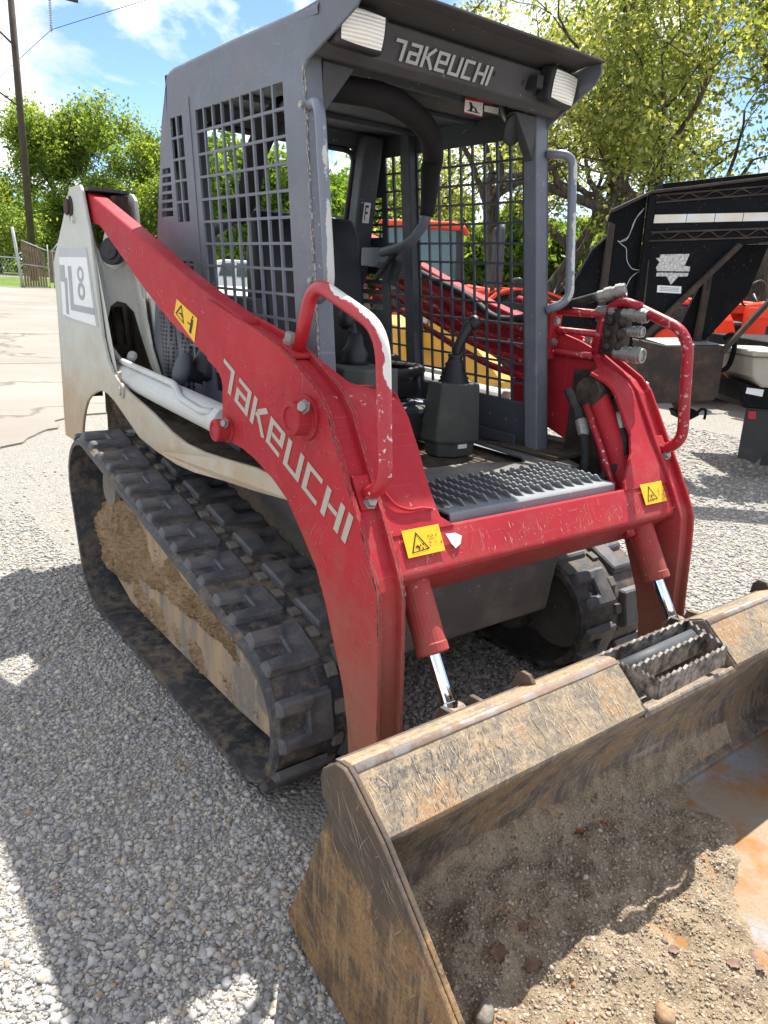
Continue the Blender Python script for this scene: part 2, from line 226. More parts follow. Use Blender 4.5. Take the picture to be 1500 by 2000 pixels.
# ------------------------------------------------------------------ geometry helpers
def mk(name, me, mat, parent=None, bevel=0.0, smooth=False, seg=2, kind=None, label=None):
    if mat is not None:
        me.materials.clear(); me.materials.append(MATS[mat] if isinstance(mat, str) else mat)
    if smooth:
        me.polygons.foreach_set('use_smooth', [True]*len(me.polygons))
    o = bpy.data.objects.new(name, me); COL.objects.link(o)
    if parent is not None:
        o.parent = parent
        w = parent['_w'] if '_w' in parent.keys() else (0, 0, 0)
        o['_w'] = tuple(w)
        if any(w): me.transform(Matrix.Translation((-w[0], -w[1], -w[2])))
    if bevel:
        m = o.modifiers.new('bevel', 'BEVEL'); m.width = bevel; m.segments = seg; m.limit_method = 'ANGLE'; m.angle_limit = math.radians(35); m.harden_normals = False
    if kind: o['kind'] = kind
    if label: o['label'] = label
    return o
def thing(name, label, cat, loc=(0, 0, 0), group=None):
    o = bpy.data.objects.new(name, None); COL.objects.link(o); o.location = loc; o.empty_display_size = 0.2
    o['label'] = label; o['category'] = cat; o['_w'] = tuple(float(v) for v in loc)
    if group: o['group'] = group
    return o
def tag(o, label, cat, group=None):
    o['label'] = label; o['category'] = cat
    if group: o['group'] = group
    return o
class G:
    def __init__(s): s.v = []; s.f = []
    def add(s, vs, fs):
        k = len(s.v); s.v += [tuple(float(c) for c in v) for v in vs]; s.f += [tuple(i+k for i in f) for f in fs]; return s
    def box(s, x0, x1, y0, y1, z0, z1):
        return s.add([(x, y, z) for z in (z0, z1) for y in (y0, y1) for x in (x0, x1)], [(0, 2, 3, 1), (4, 5, 7, 6), (0, 1, 5, 4), (2, 6, 7, 3), (0, 4, 6, 2), (1, 3, 7, 5)])
    def beam(s, a, b, w, h, up=(0, 0, 1)):
        a = Vector(a); b = Vector(b); d = (b-a).normalized(); u = Vector(up); sx = d.cross(u).normalized()*w/2; sz = sx.cross(d).normalized()*h/2
        vs = [p+i*sx+j*sz for p in (a, b) for i, j in ((-1, -1), (1, -1), (1, 1), (-1, 1))]
        return s.add(vs, [(0, 3, 2, 1), (4, 5, 6, 7), (0, 1, 5, 4), (1, 2, 6, 5), (2, 3, 7, 6), (3, 0, 4, 7)])
    def prism(s, poly, a, b, ax='y', fn=None):
        def P(p, t):
            if fn: return fn(p, t)
            return (p[0], t, p[1]) if ax == 'y' else ((t, p[0], p[1]) if ax == 'x' else (p[0], p[1], t))
        n = len(poly); vs = [P(p, a) for p in poly]+[P(p, b) for p in poly]
        return s.add(vs, [tuple(range(n)), tuple(range(2*n-1, n-1, -1))]+[(i, i+n, (i+1) % n+n, (i+1) % n) for i in range(n)])
    def sheet(s, prof, ya, yb, t=0.0):
        """prof: (x,z) list; ya/yb scalars or lists; thickness t along local normal (single skin if 0)"""
        n = len(prof); A = ya if isinstance(ya, list) else [ya]*n; B = yb if isinstance(yb, list) else [yb]*n
        nrm = []
        for i in range(n):
            p = prof[max(0, i-1)]; q = prof[min(n-1, i+1)]; dx_, dz_ = q[0]-p[0], q[1]-p[1]; l = math.hypot(dx_, dz_) or 1; nrm.append((-dz_/l, dx_/l))
        top = [(prof[i][0], A[i], prof[i][1]) for i in range(n)]+[(prof[i][0], B[i], prof[i][1]) for i in range(n)]
        fs = [(i, i+1, n+i+1, n+i) for i in range(n-1)]
        if not t: return s.add(top, fs)
        bot = [(p[0]-nrm[i % n][0]*t, p[1], p[2]-nrm[i % n][1]*t) for i, p in enumerate(top)]
        m = 2*n; fs2 = [tuple(k+m for k in reversed(f)) for f in fs]
        side = [(i+1, i, m+i, m+i+1) for i in range(n-1)]+[(n+i, n+i+1, m+n+i+1, m+n+i) for i in range(n-1)]+[(0, n, m+n, m), (2*n-1, n-1, m+n-1, m+2*n-1)]
        return s.add(top+bot, fs+fs2+side)
    def tube(s, path, r, n=12, cap=True, r1=None, rr=None):
        P = [Vector(p) for p in path]; k0 = len(s.v); m = len(P); prev = None; rings = []
        for i in range(m):
            d = ((P[i+1]-P[i]) if i == 0 else (P[i]-P[i-1]) if i == m-1 else (P[i+1]-P[i]).normalized()+(P[i]-P[i-1]).normalized()).normalized()
            if prev is None:
                u = d.orthogonal().normalized()
            else:
                u = (prev-d*prev.dot(d)).normalized()
            prev = u; w = d.cross(u); R = rr[i] if rr else (r if r1 is None else r+(r1-r)*i/(m-1))
            rings.append([P[i]+R*(math.cos(2*math.pi*k/n)*u+math.sin(2*math.pi*k/n)*w) for k in range(n)])
        vs = [v for rg in rings for v in rg]; fs = [(i*n+k, i*n+(k+1) % n, (i+1)*n+(k+1) % n, (i+1)*n+k) for i in range(m-1) for k in range(n)]
        if cap: fs += [tuple(reversed(range(n))), tuple(range((m-1)*n, m*n))]
        return s.add(vs, fs)
    def lathe(s, a, d, prof, n=16):
        """prof: (t along d, radius)"""
        a = Vector(a); d = Vector(d).normalized(); pts = [a+d*t for t, r in prof]
        u = d.orthogonal().normalized(); w = d.cross(u); vs = []
        for (t, r), p in zip(prof, pts): vs += [p+max(r, 1e-4)*(math.cos(2*math.pi*k/n)*u+math.sin(2*math.pi*k/n)*w) for k in range(n)]
        m = len(prof); fs = [(i*n+k, i*n+(k+1) % n, (i+1)*n+(k+1) % n, (i+1)*n+k) for i in range(m-1) for k in range(n)]
        return s.add(vs, fs+[tuple(reversed(range(n))), tuple(range((m-1)*n, m*n))])
    def cells(s, us, vs_, solid, mp, t):
        """plate made of grid cells; mp(u,v,k) -> xyz for k=0 front, 1 back"""
        nu, nv = len(us)-1, len(vs_)-1; idx = {}; V = []; F = []
        def vid(i, j, k):
            if (i, j, k) not in idx: idx[(i, j, k)] = len(V); V.append(mp(us[i], vs_[j], k))
            return idx[(i, j, k)]
        S = lambda i, j: 0 <= i < nu and 0 <= j < nv and solid(i, j)
        for i in range(nu):
            for j in range(nv):
                if not S(i, j): continue
                F.append((vid(i, j, 0), vid(i+1, j, 0), vid(i+1, j+1, 0), vid(i, j+1, 0)))
                F.append((vid(i, j, 1), vid(i, j+1, 1), vid(i+1, j+1, 1), vid(i+1, j, 1)))
                if not S(i-1, j): F.append((vid(i, j, 0), vid(i, j+1, 0), vid(i, j+1, 1), vid(i, j, 1)))
                if not S(i+1, j): F.append((vid(i+1, j, 0), vid(i+1, j, 1), vid(i+1, j+1, 1), vid(i+1, j+1, 0)))
                if not S(i, j-1): F.append((vid(i, j, 0), vid(i, j, 1), vid(i+1, j, 1), vid(i+1, j, 0)))
                if not S(i, j+1): F.append((vid(i, j+1, 0), vid(i+1, j+1, 0), vid(i+1, j+1, 1), vid(i, j+1, 1)))
        return s.add(V, F)
    def mesh(s, name='m'):
        me = bpy.data.meshes.new(name); me.from_pydata(s.v, [], s.f); me.update()
        bm = bmesh.new(); bm.from_mesh(me); bmesh.ops.recalc_face_normals(bm, faces=bm.faces); bm.to_mesh(me); bm.free(); return me
    def put(s, name, mat, parent=None, bevel=0.0, smooth=False, **k): return mk(name, s.mesh(name), mat, parent, bevel, smooth, **k)
def mirror(g):
    h = G(); h.v = [(x, -y, z) for x, y, z in g.v]; h.f = list(g.f); return h
def fillet(path, r, n=5):
    P = [Vector(p) for p in path]; out_ = [P[0]]
    for i in range(1, len(P)-1):
        a = (P[i-1]-P[i]); b_ = (P[i+1]-P[i]); l = min(r, a.length*0.49, b_.length*0.49); p0 = P[i]+a.normalized()*l; p1 = P[i]+b_.normalized()*l
        for k in range(n+1):
            t = k/n; out_.append(p0*(1-t)**2+P[i]*2*t*(1-t)+p1*t*t)
    out_.append(P[-1]); return out_
def smoothline(pts, n=4):
    P = [np.array(p, float) for p in pts]; o = []
    for i in range(len(P)-1):
        p0 = P[max(0, i-1)]; p1 = P[i]; p2 = P[i+1]; p3 = P[min(len(P)-1, i+2)]
        for k in range(n):
            t = k/n; o.append(tuple(0.5*((2*p1)+(-p0+p2)*t+(2*p0-5*p1+4*p2-p3)*t*t+(-p0+3*p1-3*p2+p3)*t**3)))
    o.append(tuple(P[-1])); return o
def tri_mesh(name, V, F):
    """fast mesh from numpy arrays (faces of equal size)"""
    V = np.asarray(V, np.float32); F = np.asarray(F, np.int32); k = F.shape[1]
    me = bpy.data.meshes.new(name); me.vertices.add(len(V)); me.vertices.foreach_set('co', V.ravel())
    me.loops.add(F.size); me.loops.foreach_set('vertex_index', F.ravel()); me.polygons.add(len(F))
    me.polygons.foreach_set('loop_start', np.arange(0, F.size, k, dtype=np.int32)); me.polygons.foreach_set('loop_total', np.full(len(F), k, np.int32))
    me.update(calc_edges=True); me.validate(); return me
# lettering made of mitred strokes
LET = {'T': (0.76, [[(0, .90), (.50, .90), (.50, 0)]]), 'a': (0.80, [[(.06, .90), (.60, .90), (.60, .09), (.10, .09), (.10, .50), (.505, .50)]]),
       'K': (0.78, [[(.09, 1), (.09, 0)], [(.62, 1), (.28, .60)], [(.19, .50), (.32, .50), (.66, 0)]]),
       'e': (0.80, [[(.62, .09), (.10, .09), (.10, .91), (.60, .91), (.60, .49), (.195, .49)]]), 'U': (0.80, [[(.09, 1), (.09, .09), (.60, .09), (.60, 1)]]),
       'C': (0.78, [[(.62, .91), (.10, .91), (.10, .09), (.62, .09)]]), 'H': (0.80, [[(.09, 1), (.09, 0)], [(.60, 1), (.60, 0)], [(.185, .5), (.505, .5)]]), 'I': (0.2, [[(.09, 1), (.09, 0)]]),
       'F': (0.7, [[(.60, .91), (.10, .91), (.10, 0)], [(.195, .5), (.52, .5)]])}
def ribbon(g, pts, w, fn):
    P = [np.array(p, float) for p in pts]; n = len(P); Lf = []; Rt = []
    for i in range(n):
        d0 = (P[i]-P[i-1]) if i > 0 else None; d1 = (P[i+1]-P[i]) if i < n-1 else None
        nn = lambda d: np.array([-d[1], d[0]])/np.linalg.norm(d)
        if d0 is None: m = nn(d1)
        elif d1 is None: m = nn(d0)
        else:
            m = nn(d0)+nn(d1); m = m/np.linalg.norm(m); m = m/max(0.35, np.dot(m, nn(d1)))
        Lf.append(P[i]+m*w/2); Rt.append(P[i]-m*w/2)
    g.add([fn(*p) for p in Lf]+[fn(*p) for p in Rt], [(i, i+1, n+i+1, n+i) for i in range(n-1)])
def lettering(txt, fn, w=0.15):
    g = G(); x = 0
    for ch in txt:
        adv, strokes = LET[ch]
        for st in strokes: ribbon(g, [(px+x, py) for px, py in st], w, fn)
        x += adv
    return g
def dome_bolt(g, p, d, r=0.014, h=0.012): g.lathe(p, d, [(0, r*1.25), (h*0.25, r*1.25), (h*0.26, r), (h, r*0.92), (h*1.05, 0)], 6 if r < 0.02 else 12)

# ================================================================== SETTING
def gz(x, y):
    t = min(1.0, max(0.0, (x-1.05)/0.45)); t = t*t*(3-2*t); return -0.045*t
def grid_ground(name, xs, ys, zf, mat):
    V = [(x, y, zf(x, y)) for y in ys for x in xs]; n = len(xs)
    F = [(j*n+i, j*n+i+1, (j+1)*n+i+1, (j+1)*n+i) for j in range(len(ys)-1) for i in range(n-1)]
    return mk(name, tri_mesh(name, V, F), mat, smooth=True)
xs = sorted(set([-1500, -600, -300, -150, -80, -50, -30, -20, -12, -8, -5, 6, 9, 14, 25, 50, 120, 400, 1500]+[round(-4+i*0.1, 2) for i in range(95)]))
ys = sorted(set([-1500, -600, -300, -150, -80, -40, -20, -10, -5, 8, 12, 20, 35, 60, 120, 300, 700, 1500]+[round(-4+i*0.15, 2) for i in range(75)]))
def gzn(x, y): return gz(x, y)+0.006*math.sin(x*2.1+y*1.3)*math.cos(y*2.7-x)*(1 if abs(x) < 6 and abs(y) < 8 else 0)*0.8
ground = grid_ground('gravel_ground', xs, ys, lambda x, y: gzn(x, y)-0.006, 'gravel_ground'); ground['kind'] = 'structure'
# concrete yard on the left, broken edge towards the gravel
edge = [(-3.55, -9.0), (-3.75, -4.5), (-3.6, -2.2), (-3.85, -0.9), (-3.95, -0.5), (-4.35, -0.2), (-4.6, 0.05), (-5.05, 0.2), (-5.3, 0.9), (-6.1, 1.4), (-6.6, 2.6), (-8, 3.6), (-10, 5.2), (-16, 9.0), (-30, 13.5), (-43.5, 17)]
edge = smoothline(edge, 3); edge = [(x+random.uniform(-.05, .05), y+random.uniform(-.05, .05)) for x, y in edge]
poly = edge+[(-43.5, -60), (-3.0, -60)]
g = G(); g.prism(poly, -0.02, 0.012, 'z'); o = g.put('concrete_yard', 'concrete'); o['kind'] = 'structure'
g = G()
for x in (-9.3, -14.2, -20.0, -27.0, -35.0): g.box(x-0.012, x+0.012, -55, {-9.3: 4.4, -14.2: 7.6, -20.0: 10.2, -27.0: 12.3, -35.0: 14.4}[x], 0.010, 0.0135)
o = g.put('pavement_joint', 'ink'); o['kind'] = 'structure'
g = G(); g.add([(-43.6, -150, 0.004), (-43.6, 120, 0.004), (-66, 120, 0.03), (-66, -150, 0.03)], [(0, 1, 2, 3)]); o = g.put('grass_verge', 'grass_ground'); o['kind'] = 'structure'
g = G(); g.add([(-66, -150, 0.05), (-66, 120, 0.05), (-78, 120, 0.10), (-78, -150, 0.10)], [(0, 1, 2, 3)]); o = g.put('road', 'concrete'); o['kind'] = 'structure'
g = G(); g.add([(-78, -200, 0.06), (-78, 200, 0.06), (-400, 200, 0.5), (-400, -200, 0.5)], [(0, 1, 2, 3)]); o = g.put('grass_field', 'grass_ground'); o['kind'] = 'structure'
# rough grass under the trees on the right
g = G(); g.add([(-13, 19, 0.004), (-30, 15.5, 0.004), (-60, 60, 0.02), (10, 70, 0.02), (16, 26, 0.004), (2, 22, 0.004)], [(0, 1, 2, 3, 4, 5)]); o = g.put('grass_edge', 'grass_ground'); o['kind'] = 'structure'

# loose gravel stones, built where they can be told apart
def ico(sub):
    bm = bmesh.new(); bmesh.ops.create_icosphere(bm, subdivisions=sub, radius=1); bm.verts.ensure_lookup_table()
    V = np.array([v.co[:] for v in bm.verts]); F = np.array([[v.index for v in f.verts] for f in bm.faces]); bm.free(); return V, F
I1, F1 = ico(1); I2, F2 = ico(2)
def stones(n_pts, P, rad, V0, F0, flat=0.55, ang=0.22):
    n = len(P); k = len(V0)
    S = np.stack([rad*rng.uniform(0.8, 1.35, n), rad*rng.uniform(0.75, 1.15, n), rad*rng.uniform(0.45, 0.9, n)*flat/0.62], 1)
    J = 1+rng.normal(0, ang, (24, k)); J = np.clip(J, 0.62, 1.4); V = V0[None]*J[rng.integers(0, 24, n)][:, :, None]*S[:, None, :]
    a = rng.uniform(0, 2*np.pi, n); t1 = rng.normal(0, 0.35, n); t2 = rng.normal(0, 0.35, n)
    def rot(V, ax, ang_):
        c, s_ = np.cos(ang_)[:, None], np.sin(ang_)[:, None]; i, j = [(1, 2), (0, 2), (0, 1)][ax]; A, B = V[..., i].copy(), V[..., j].copy(); V[..., i] = c*A-s_*B; V[..., j] = s_*A+c*B; return V
    V = rot(V, 0, t1); V = rot(V, 1, t2); V = rot(V, 2, a)
    V = V+P[:, None, :]; F = F0[None]+(np.arange(n)*k)[:, None, None]
    return V.reshape(-1, 3), F.reshape(-1, 3)
def scatter(n, x0, x1, y0, y1, keep=None):
    P = np.stack([rng.uniform(x0, x1, n), rng.uniform(y0, y1, n)], 1)
    if keep is not None: P = P[keep(P)]
    return P
def zs(P, r, lift=0.1): return np.stack([P[:, 0], P[:, 1], np.array([gzn(x, y) for x, y in P])-0.006+r*lift], 1)
allV = []; allF = []; off = 0
def push(V, F):
    global off
    allV.append(V); allF.append(F+off); off += len(V)
bucket_clear = lambda P: ~((P[:, 0] > 1.24) & (P[:, 0] < 2.2) & (np.abs(P[:, 1]) < 0.965))
fill = lambda P: np.sin(P[:, 0]*5.3+P[:, 1]*3.1)+np.sin(P[:, 0]*2.3-P[:, 1]*6.7+1)

def gravel(n, x0, x1, y0, y1, med, V0, F0, keep=bucket_clear, lo=0.0018, hi=0.0125, sig=0.48):
    P = scatter(n, x0, x1, y0, y1, keep)
    r = np.clip(rng.lognormal(math.log(med), sig, len(P)), lo, hi); push(*stones(0, zs(P, r), r, V0, F0))
fade = lambda P: rng.uniform(0, 1, len(P)) < np.clip((P[:, 1]+2.3)/0.7, 0, 1)*np.clip((2.45-P[:, 0])/0.7, 0, 1)*np.clip((P[:, 0]+2.6)/1.2, 0, 1)
nearcam = lambda P: bucket_clear(P) & (P[:, 1] < -0.45) & fade(P)
gravel(13500, 0.75, 2.35, -2.2, -0.80, 0.0046, I2, F2, nearcam)          # nearest: rounder pebbles
gravel(58000, 0.75, 2.35, -2.2, -0.80, 0.0031, I1, F1, nearcam)
gravel(48000, -0.45, 0.75, -2.2, -0.62, 0.0036, I1, F1, fade)
gravel(19000, -2.5, -0.45, -2.2, -0.75, 0.0056, I1, F1, fade)
gravel(12000, 0.0, 1.30, -0.55, 0.62, 0.0062, I1, F1)                       # under the machine's nose
gravel(20000, -0.9, 1.45, 0.80, 3.2, 0.0072, I1, F1)
gravel(10000, -3.0, 0.8, 3.2, 6.5, 0.0095, I1, F1, None, 0.004, 0.03)
gravel(16000, -3.4, 4.2, -3.6, 4.6, 0.0070, I1, F1, lambda P: bucket_clear(P) & (np.abs(P[:, 0]-0.4)+np.abs(P[:, 1]) < 5) & (P[:, 0] > -3.4))
V = np.concatenate(allV); F = np.concatenate(allF)
o = mk('loose_gravel', tri_mesh('loose_gravel', V, F), 'gravel_stone', smooth=True); o['kind'] = 'stuff'; o['label'] = 'loose grey and cream limestone gravel stones covering the lot'; o['category'] = 'gravel'

# ================================================================== COMPACT TRACK LOADER
LD = thing('track_loader', 'red, white and grey compact track loader with muddy rubber tracks and a wide bucket', 'loader', (0, 0, 0))
YEL = 'sticker_yellow'
def both(fn):
    for s in (-1, 1): fn(s)
def side(g, s): return g if s < 0 else mirror(g)

# ---- tracks -----------------------------------------------------------
def hull_path(circles, n=220):
    pts = []
    for cx, cz, r in circles:
        for k in range(120): a = 2*math.pi*k/120; pts.append((cx+r*math.cos(a), cz+r*math.sin(a)))
    pts = sorted(set((round(a, 5), round(b_, 5)) for a, b_ in pts))
    def half(ps):
        h = []
        for p in ps:
            while len(h) > 1 and (h[-1][0]-h[-2][0])*(p[1]-h[-2][1])-(h[-1][1]-h[-2][1])*(p[0]-h[-2][0]) <= 0: h.pop()
            h.append(p)
        return h
    lo = half(pts); up = half(pts[::-1]); H = np.array(lo[:-1]+up[:-1])
    Hc = np.vstack([H, H[:1]]); d = np.r_[0, np.cumsum(np.linalg.norm(np.diff(Hc, axis=0), axis=1))]
    t = np.linspace(0, d[-1], n, endpoint=False); X = np.interp(t, d, Hc[:, 0]); Z = np.interp(t, d, Hc[:, 1]); return np.stack([X, Z], 1), d[-1]
LUGH = 0.019; BT = 0.030
circ = [(-0.70, 0.528, 0.24-LUGH), (-0.60, 0.25, 0.25-LUGH), (0.70, 0.245, 0.245-LUGH)]
BP, BL = hull_path(circ, 216)
def bnorm(P):
    T = np.roll(P, -1, 0)-np.roll(P, 1, 0); T /= np.linalg.norm(T, axis=1)[:, None]; return np.stack([T[:, 1], -T[:, 0]], 1), T
BN, BTg = bnorm(BP)
def make_track(s):
    yo, yi = s*0.835, s*0.435
    n = len(BP); g = G(); ys_ = [yo, yo-s*0.012, yi+s*0.012, yi]
    V = []
    for i in range(n):
        p = BP[i]; q = p-BN[i]*BT
        for y, dlt in ((yo, 0.010), (yo-s*0.014, 0.0), (yi+s*0.014, 0.0), (yi, 0.010)): V.append((p[0]-BN[i][0]*dlt, y, p[1]-BN[i][1]*dlt))
        V.append((q[0], yi, q[1])); V.append((q[0], yo, q[1]))
    F = [(i*6+k, i*6+(k+1) % 6, ((i+1) % n)*6+(k+1) % 6, ((i+1) % n)*6+k) for i in range(n) for k in range(6)]
    g.add(V, F); belt = g.put('track_belt', 'rubber', LD, smooth=False, label='black rubber track belt caked with tan dirt' if s < 0 else None)
    # C-shaped lugs in two staggered columns
    def lug_mesh(sg):
        a, w, nt_, nd = 0.152, 0.170, 0.040, 0.085            # along, across, notch width, notch depth ; notch opens to +u
        po = [(-a/2, -w/2), (a/2, -w/2), (a/2, w/2), (nt_/2+.004, w/2), (nt_/2, w/2-nd), (-nt_/2, w/2-nd), (-nt_/2-.004, w/2), (-a/2, w/2)]
        po = [(x, y*sg) for x, y in po]; sc = 0.90; gg = G(); n_ = len(po)
        cx = [(x*sc if abs(x) > nt_ else x*1.5, y*0.94) for x, y in po]
        gg.add([(x, y, -0.006) for x, y in po]+[(x, y, LUGH) for x, y in cx], [tuple(range(n_)), tuple(range(2*n_-1, n_-1, -1))]+[(i, i+n_, (i+1) % n_+n_, (i+1) % n_) for i in range(n_)])
        me_ = gg.mesh('lug'); bm = bmesh.new(); bm.from_mesh(me_); bmesh.ops.bevel(bm, geom=[e for e in bm.edges if e.calc_face_angle(0) > 0.5 and max(v.co.z for v in e.verts) > 0], offset=0.006, segments=1, affect='EDGES'); bm.to_mesh(me_); bm.free(); return me_
    meshes = {1: lug_mesh(1), -1: lug_mesh(-1)}
    for m in meshes.values(): m.materials.append(MATS['lug_rubber'])
    cnt = 21; pitch = BL/cnt; d = np.linspace(0, BL, n, endpoint=False)
    for col, (yc, sg, o_) in enumerate(((s*0.742, s, 0.0), (s*0.528, -s, 0.5))):
        for k in range(cnt):
            t = ((k+o_)*pitch+0.03) % BL; i = int(t/BL*n) % n; fr = t/BL*n-int(t/BL*n); j = (i+1) % n
            p = BP[i]*(1-fr)+BP[j]*fr; nn_ = BN[i]*(1-fr)+BN[j]*fr; nn_ = nn_/np.linalg.norm(nn_); tg = np.array([-nn_[1], nn_[0]])
            o = bpy.data.objects.new('track_lug', meshes[sg]); COL.objects.link(o); o.parent = belt
            o.matrix_local = Matrix(((tg[0], 0, nn_[0], p[0]), (0, 1, 0, yc), (tg[1], 0, nn_[1], p[1]), (0, 0, 0, 1)))
    # steel links showing between the columns
    gl = G()
    for k in range(42):
        t = ((k+.5)*BL/42) % BL; i = int(t/BL*n) % n; p = BP[i]; nn_ = BN[i]; tg = np.array([-nn_[1], nn_[0]]); c = np.array([p[0], p[1]])
        vs = []
        for a_, h_ in ((-.020, -.012), (.020, -.012), (.020, .010), (-.020, .010)):
            q = c+tg*a_+nn_*h_; vs += [(q[0], s*0.618, q[1]), (q[0], s*0.652, q[1])]
        gl.add(vs, [(0, 2, 4, 6), (1, 7, 5, 3), (0, 1, 3, 2), (2, 3, 5, 4), (4, 5, 7, 6), (6, 7, 1, 0)])
    o = gl.put('track_links', 'chassis', belt, 0.004); o['kind'] = 'stuff'
    # wheels
    gw = G(); gw.lathe((0.70, s*0.56, 0.245), (0, s, 0), [(0, 0.17), (0.02, 0.188), (0.13, 0.188), (0.15, 0.17), (0.15, 0.07), (0.18, 0.06), (0.18, 0.0)], 28); gw.put('idler_wheel', 'chassis', belt, smooth=False)
    gw = G(); gw.lathe((-0.70, s*0.58, 0.528), (0, s, 0), [(0, 0.14), (0.02, 0.182), (0.10, 0.182), (0.12, 0.14), (0.12, 0.09), (0.15, 0.08), (0.15, 0.0)], 20); gw.put('drive_sprocket', 'chassis', belt)
    for x in (-0.58, -0.30, -0.02, 0.26, 0.48):
        gw = G(); gw.lathe((x, s*0.52, 0.135), (0, s, 0), [(0, 0.07), (0.01, 0.08), (0.16, 0.08), (0.17, 0.06), (0.175, 0.03), (0.175, 0)], 16); gw.put('track_roller', 'chassis', belt)
both(make_track)
# undercarriage side plate, dusty and mud caked (left one seen)
fp = [(-0.93, 0.28), (-0.670, 0.425), (-0.468, 0.505), (-0.170, 0.450), (0.112, 0.395), (0.357, 0.352), (0.520, 0.300), (0.637, 0.234), (0.705, 0.150), (0.700, 0.098), (0.639, 0.092), (0.50, 0.082), (0.0, 0.074), (-0.50, 0.074), (-0.853, 0.165)]
fp = [(max(x, -0.80), z) for x, z in fp]
def carr(s):
    g = G(); g.prism(fp, -0.725, -0.600); side(g, s).put('track_frame', 'dusty_plate', LD, 0.01)
both(carr)
def lumps(name, poly_pts, mat, parent, seed, y0, depth, nu=60, nv=36, amp=0.03, **k):
    """crust of mud on a vertical side plane: height field inside a polygon-like quad strip"""
    r_ = np.random.default_rng(seed); ph = r_.uniform(0, 6.28, (14,)); fq = r_.uniform(6, 42, (14, 2)); am = r_.uniform(0.3, 1, 14)/np.sqrt(np.linalg.norm(fq, axis=1))
    top = np.array(poly_pts[0]); bot = np.array(poly_pts[1]); V = []
    for i in range(nu+1):
        t = i/nu; a = np.array([np.interp(t, np.linspace(0, 1, len(top)), top[:, c]) for c in (0, 1)]); b_ = np.array([np.interp(t, np.linspace(0, 1, len(bot)), bot[:, c]) for c in (0, 1)])
        for j in range(nv+1):
            w = j/nv; p = a*(1-w)+b_*w; h = sum(am[q]*math.sin(fq[q, 0]*p[0]+fq[q, 1]*p[1]+ph[q]) for q in range(14))
            e = min(1, 6*min(t, 1-t))*min(1, 5*min(w, 1-w)); y = y0-(depth*e*(0.62+0.38*math.sin(3*t+1))+amp*h*(0.4+0.6*e)+0.006*r_.normal()-0.010); V.append((p[0]+0.006*h, y, p[1]+0.010*h*e))
    F = [(i*(nv+1)+j, i*(nv+1)+j+1, (i+1)*(nv+1)+j+1, (i+1)*(nv+1)+j) for i in range(nu) for j in range(nv)]
    o = mk(name, tri_mesh(name, V, F), mat, parent, smooth=True); o['kind'] = 'stuff'; return o
lumps('mud_crust', ([(-0.86, 0.42), (-0.62, 0.50), (-0.44, 0.50), (-0.20, 0.452)], [(-0.86, 0.13), (-0.62, 0.13), (-0.40, 0.18), (-0.10, 0.26)]), 'mud', LD, 3, -0.722, 0.058, 90, 60, 0.040)
lumps('mud_crust', ([(-0.20, 0.452), (0.10, 0.398), (0.36, 0.352), (0.50, 0.308)], [(-0.24, 0.24), (0.08, 0.26), (0.34, 0.27), (0.52, 0.24)]), 'mud', LD, 5, -0.722, 0.034, 90, 40, 0.030)
lumps('mud_crust', ([(-0.55, 0.20), (-0.2, 0.20), (0.2, 0.19), (0.62, 0.16)], [(-0.55, 0.078), (-0.2, 0.078), (0.2, 0.080), (0.62, 0.094)]), 'mud', LD, 21, -0.722, 0.016, 110, 24, 0.022)
lumps('mud_crust', ([(-0.86, 0.60), (-0.74, 0.62), (-0.56, 0.60), (-0.42, 0.56)], [(-0.84, 0.46), (-0.70, 0.48), (-0.56, 0.52), (-0.42, 0.53)]), 'mud', LD, 9, -0.66, 0.03, 40, 26, 0.03)
lumps('mud_crust', ([(-1.14, 0.86), (-1.0, 0.90), (-0.86, 0.90), (-0.64, 0.86)], [(-1.2, 0.66), (-1.0, 0.66), (-0.8, 0.66), (-0.5, 0.70)]), 'deck_dirt', LD, 11, -0.56, 0.03, 40, 26, 0.035)

# ---- main frame ---------------------------------------------------------
g = G(); g.prism([(-0.95, 0.36), (-0.75, 0.28), (0.62, 0.28), (0.80, 0.31), (0.83, 0.56), (0.80, 0.80), (-0.95, 0.80)], -0.37, 0.37); g.put('main_frame', 'chassis', LD, 0.012)
g = G(); g.box(0.46, 0.70, 0.372, 0.44, 0.24, 0.44); g.box(0.46, 0.70, -0.44, -0.372, 0.24, 0.44); g.box(-0.85, -0.55, 0.372, 0.5, 0.42, 0.62); g.box(-0.85, -0.55, -0.5, -0.372, 0.42, 0.62); g.put('axle_housing', 'chassis', LD, 0.02)
g = G(); g.prism([(-1.42, 0.62), (-1.46, 0.80), (-1.44, 1.24), (-1.30, 1.36), (-0.74, 1.34), (-0.72, 0.72), (-0.95, 0.55)], -0.49, 0.49); g.put('engine_hood', 'white', LD, 0.03)
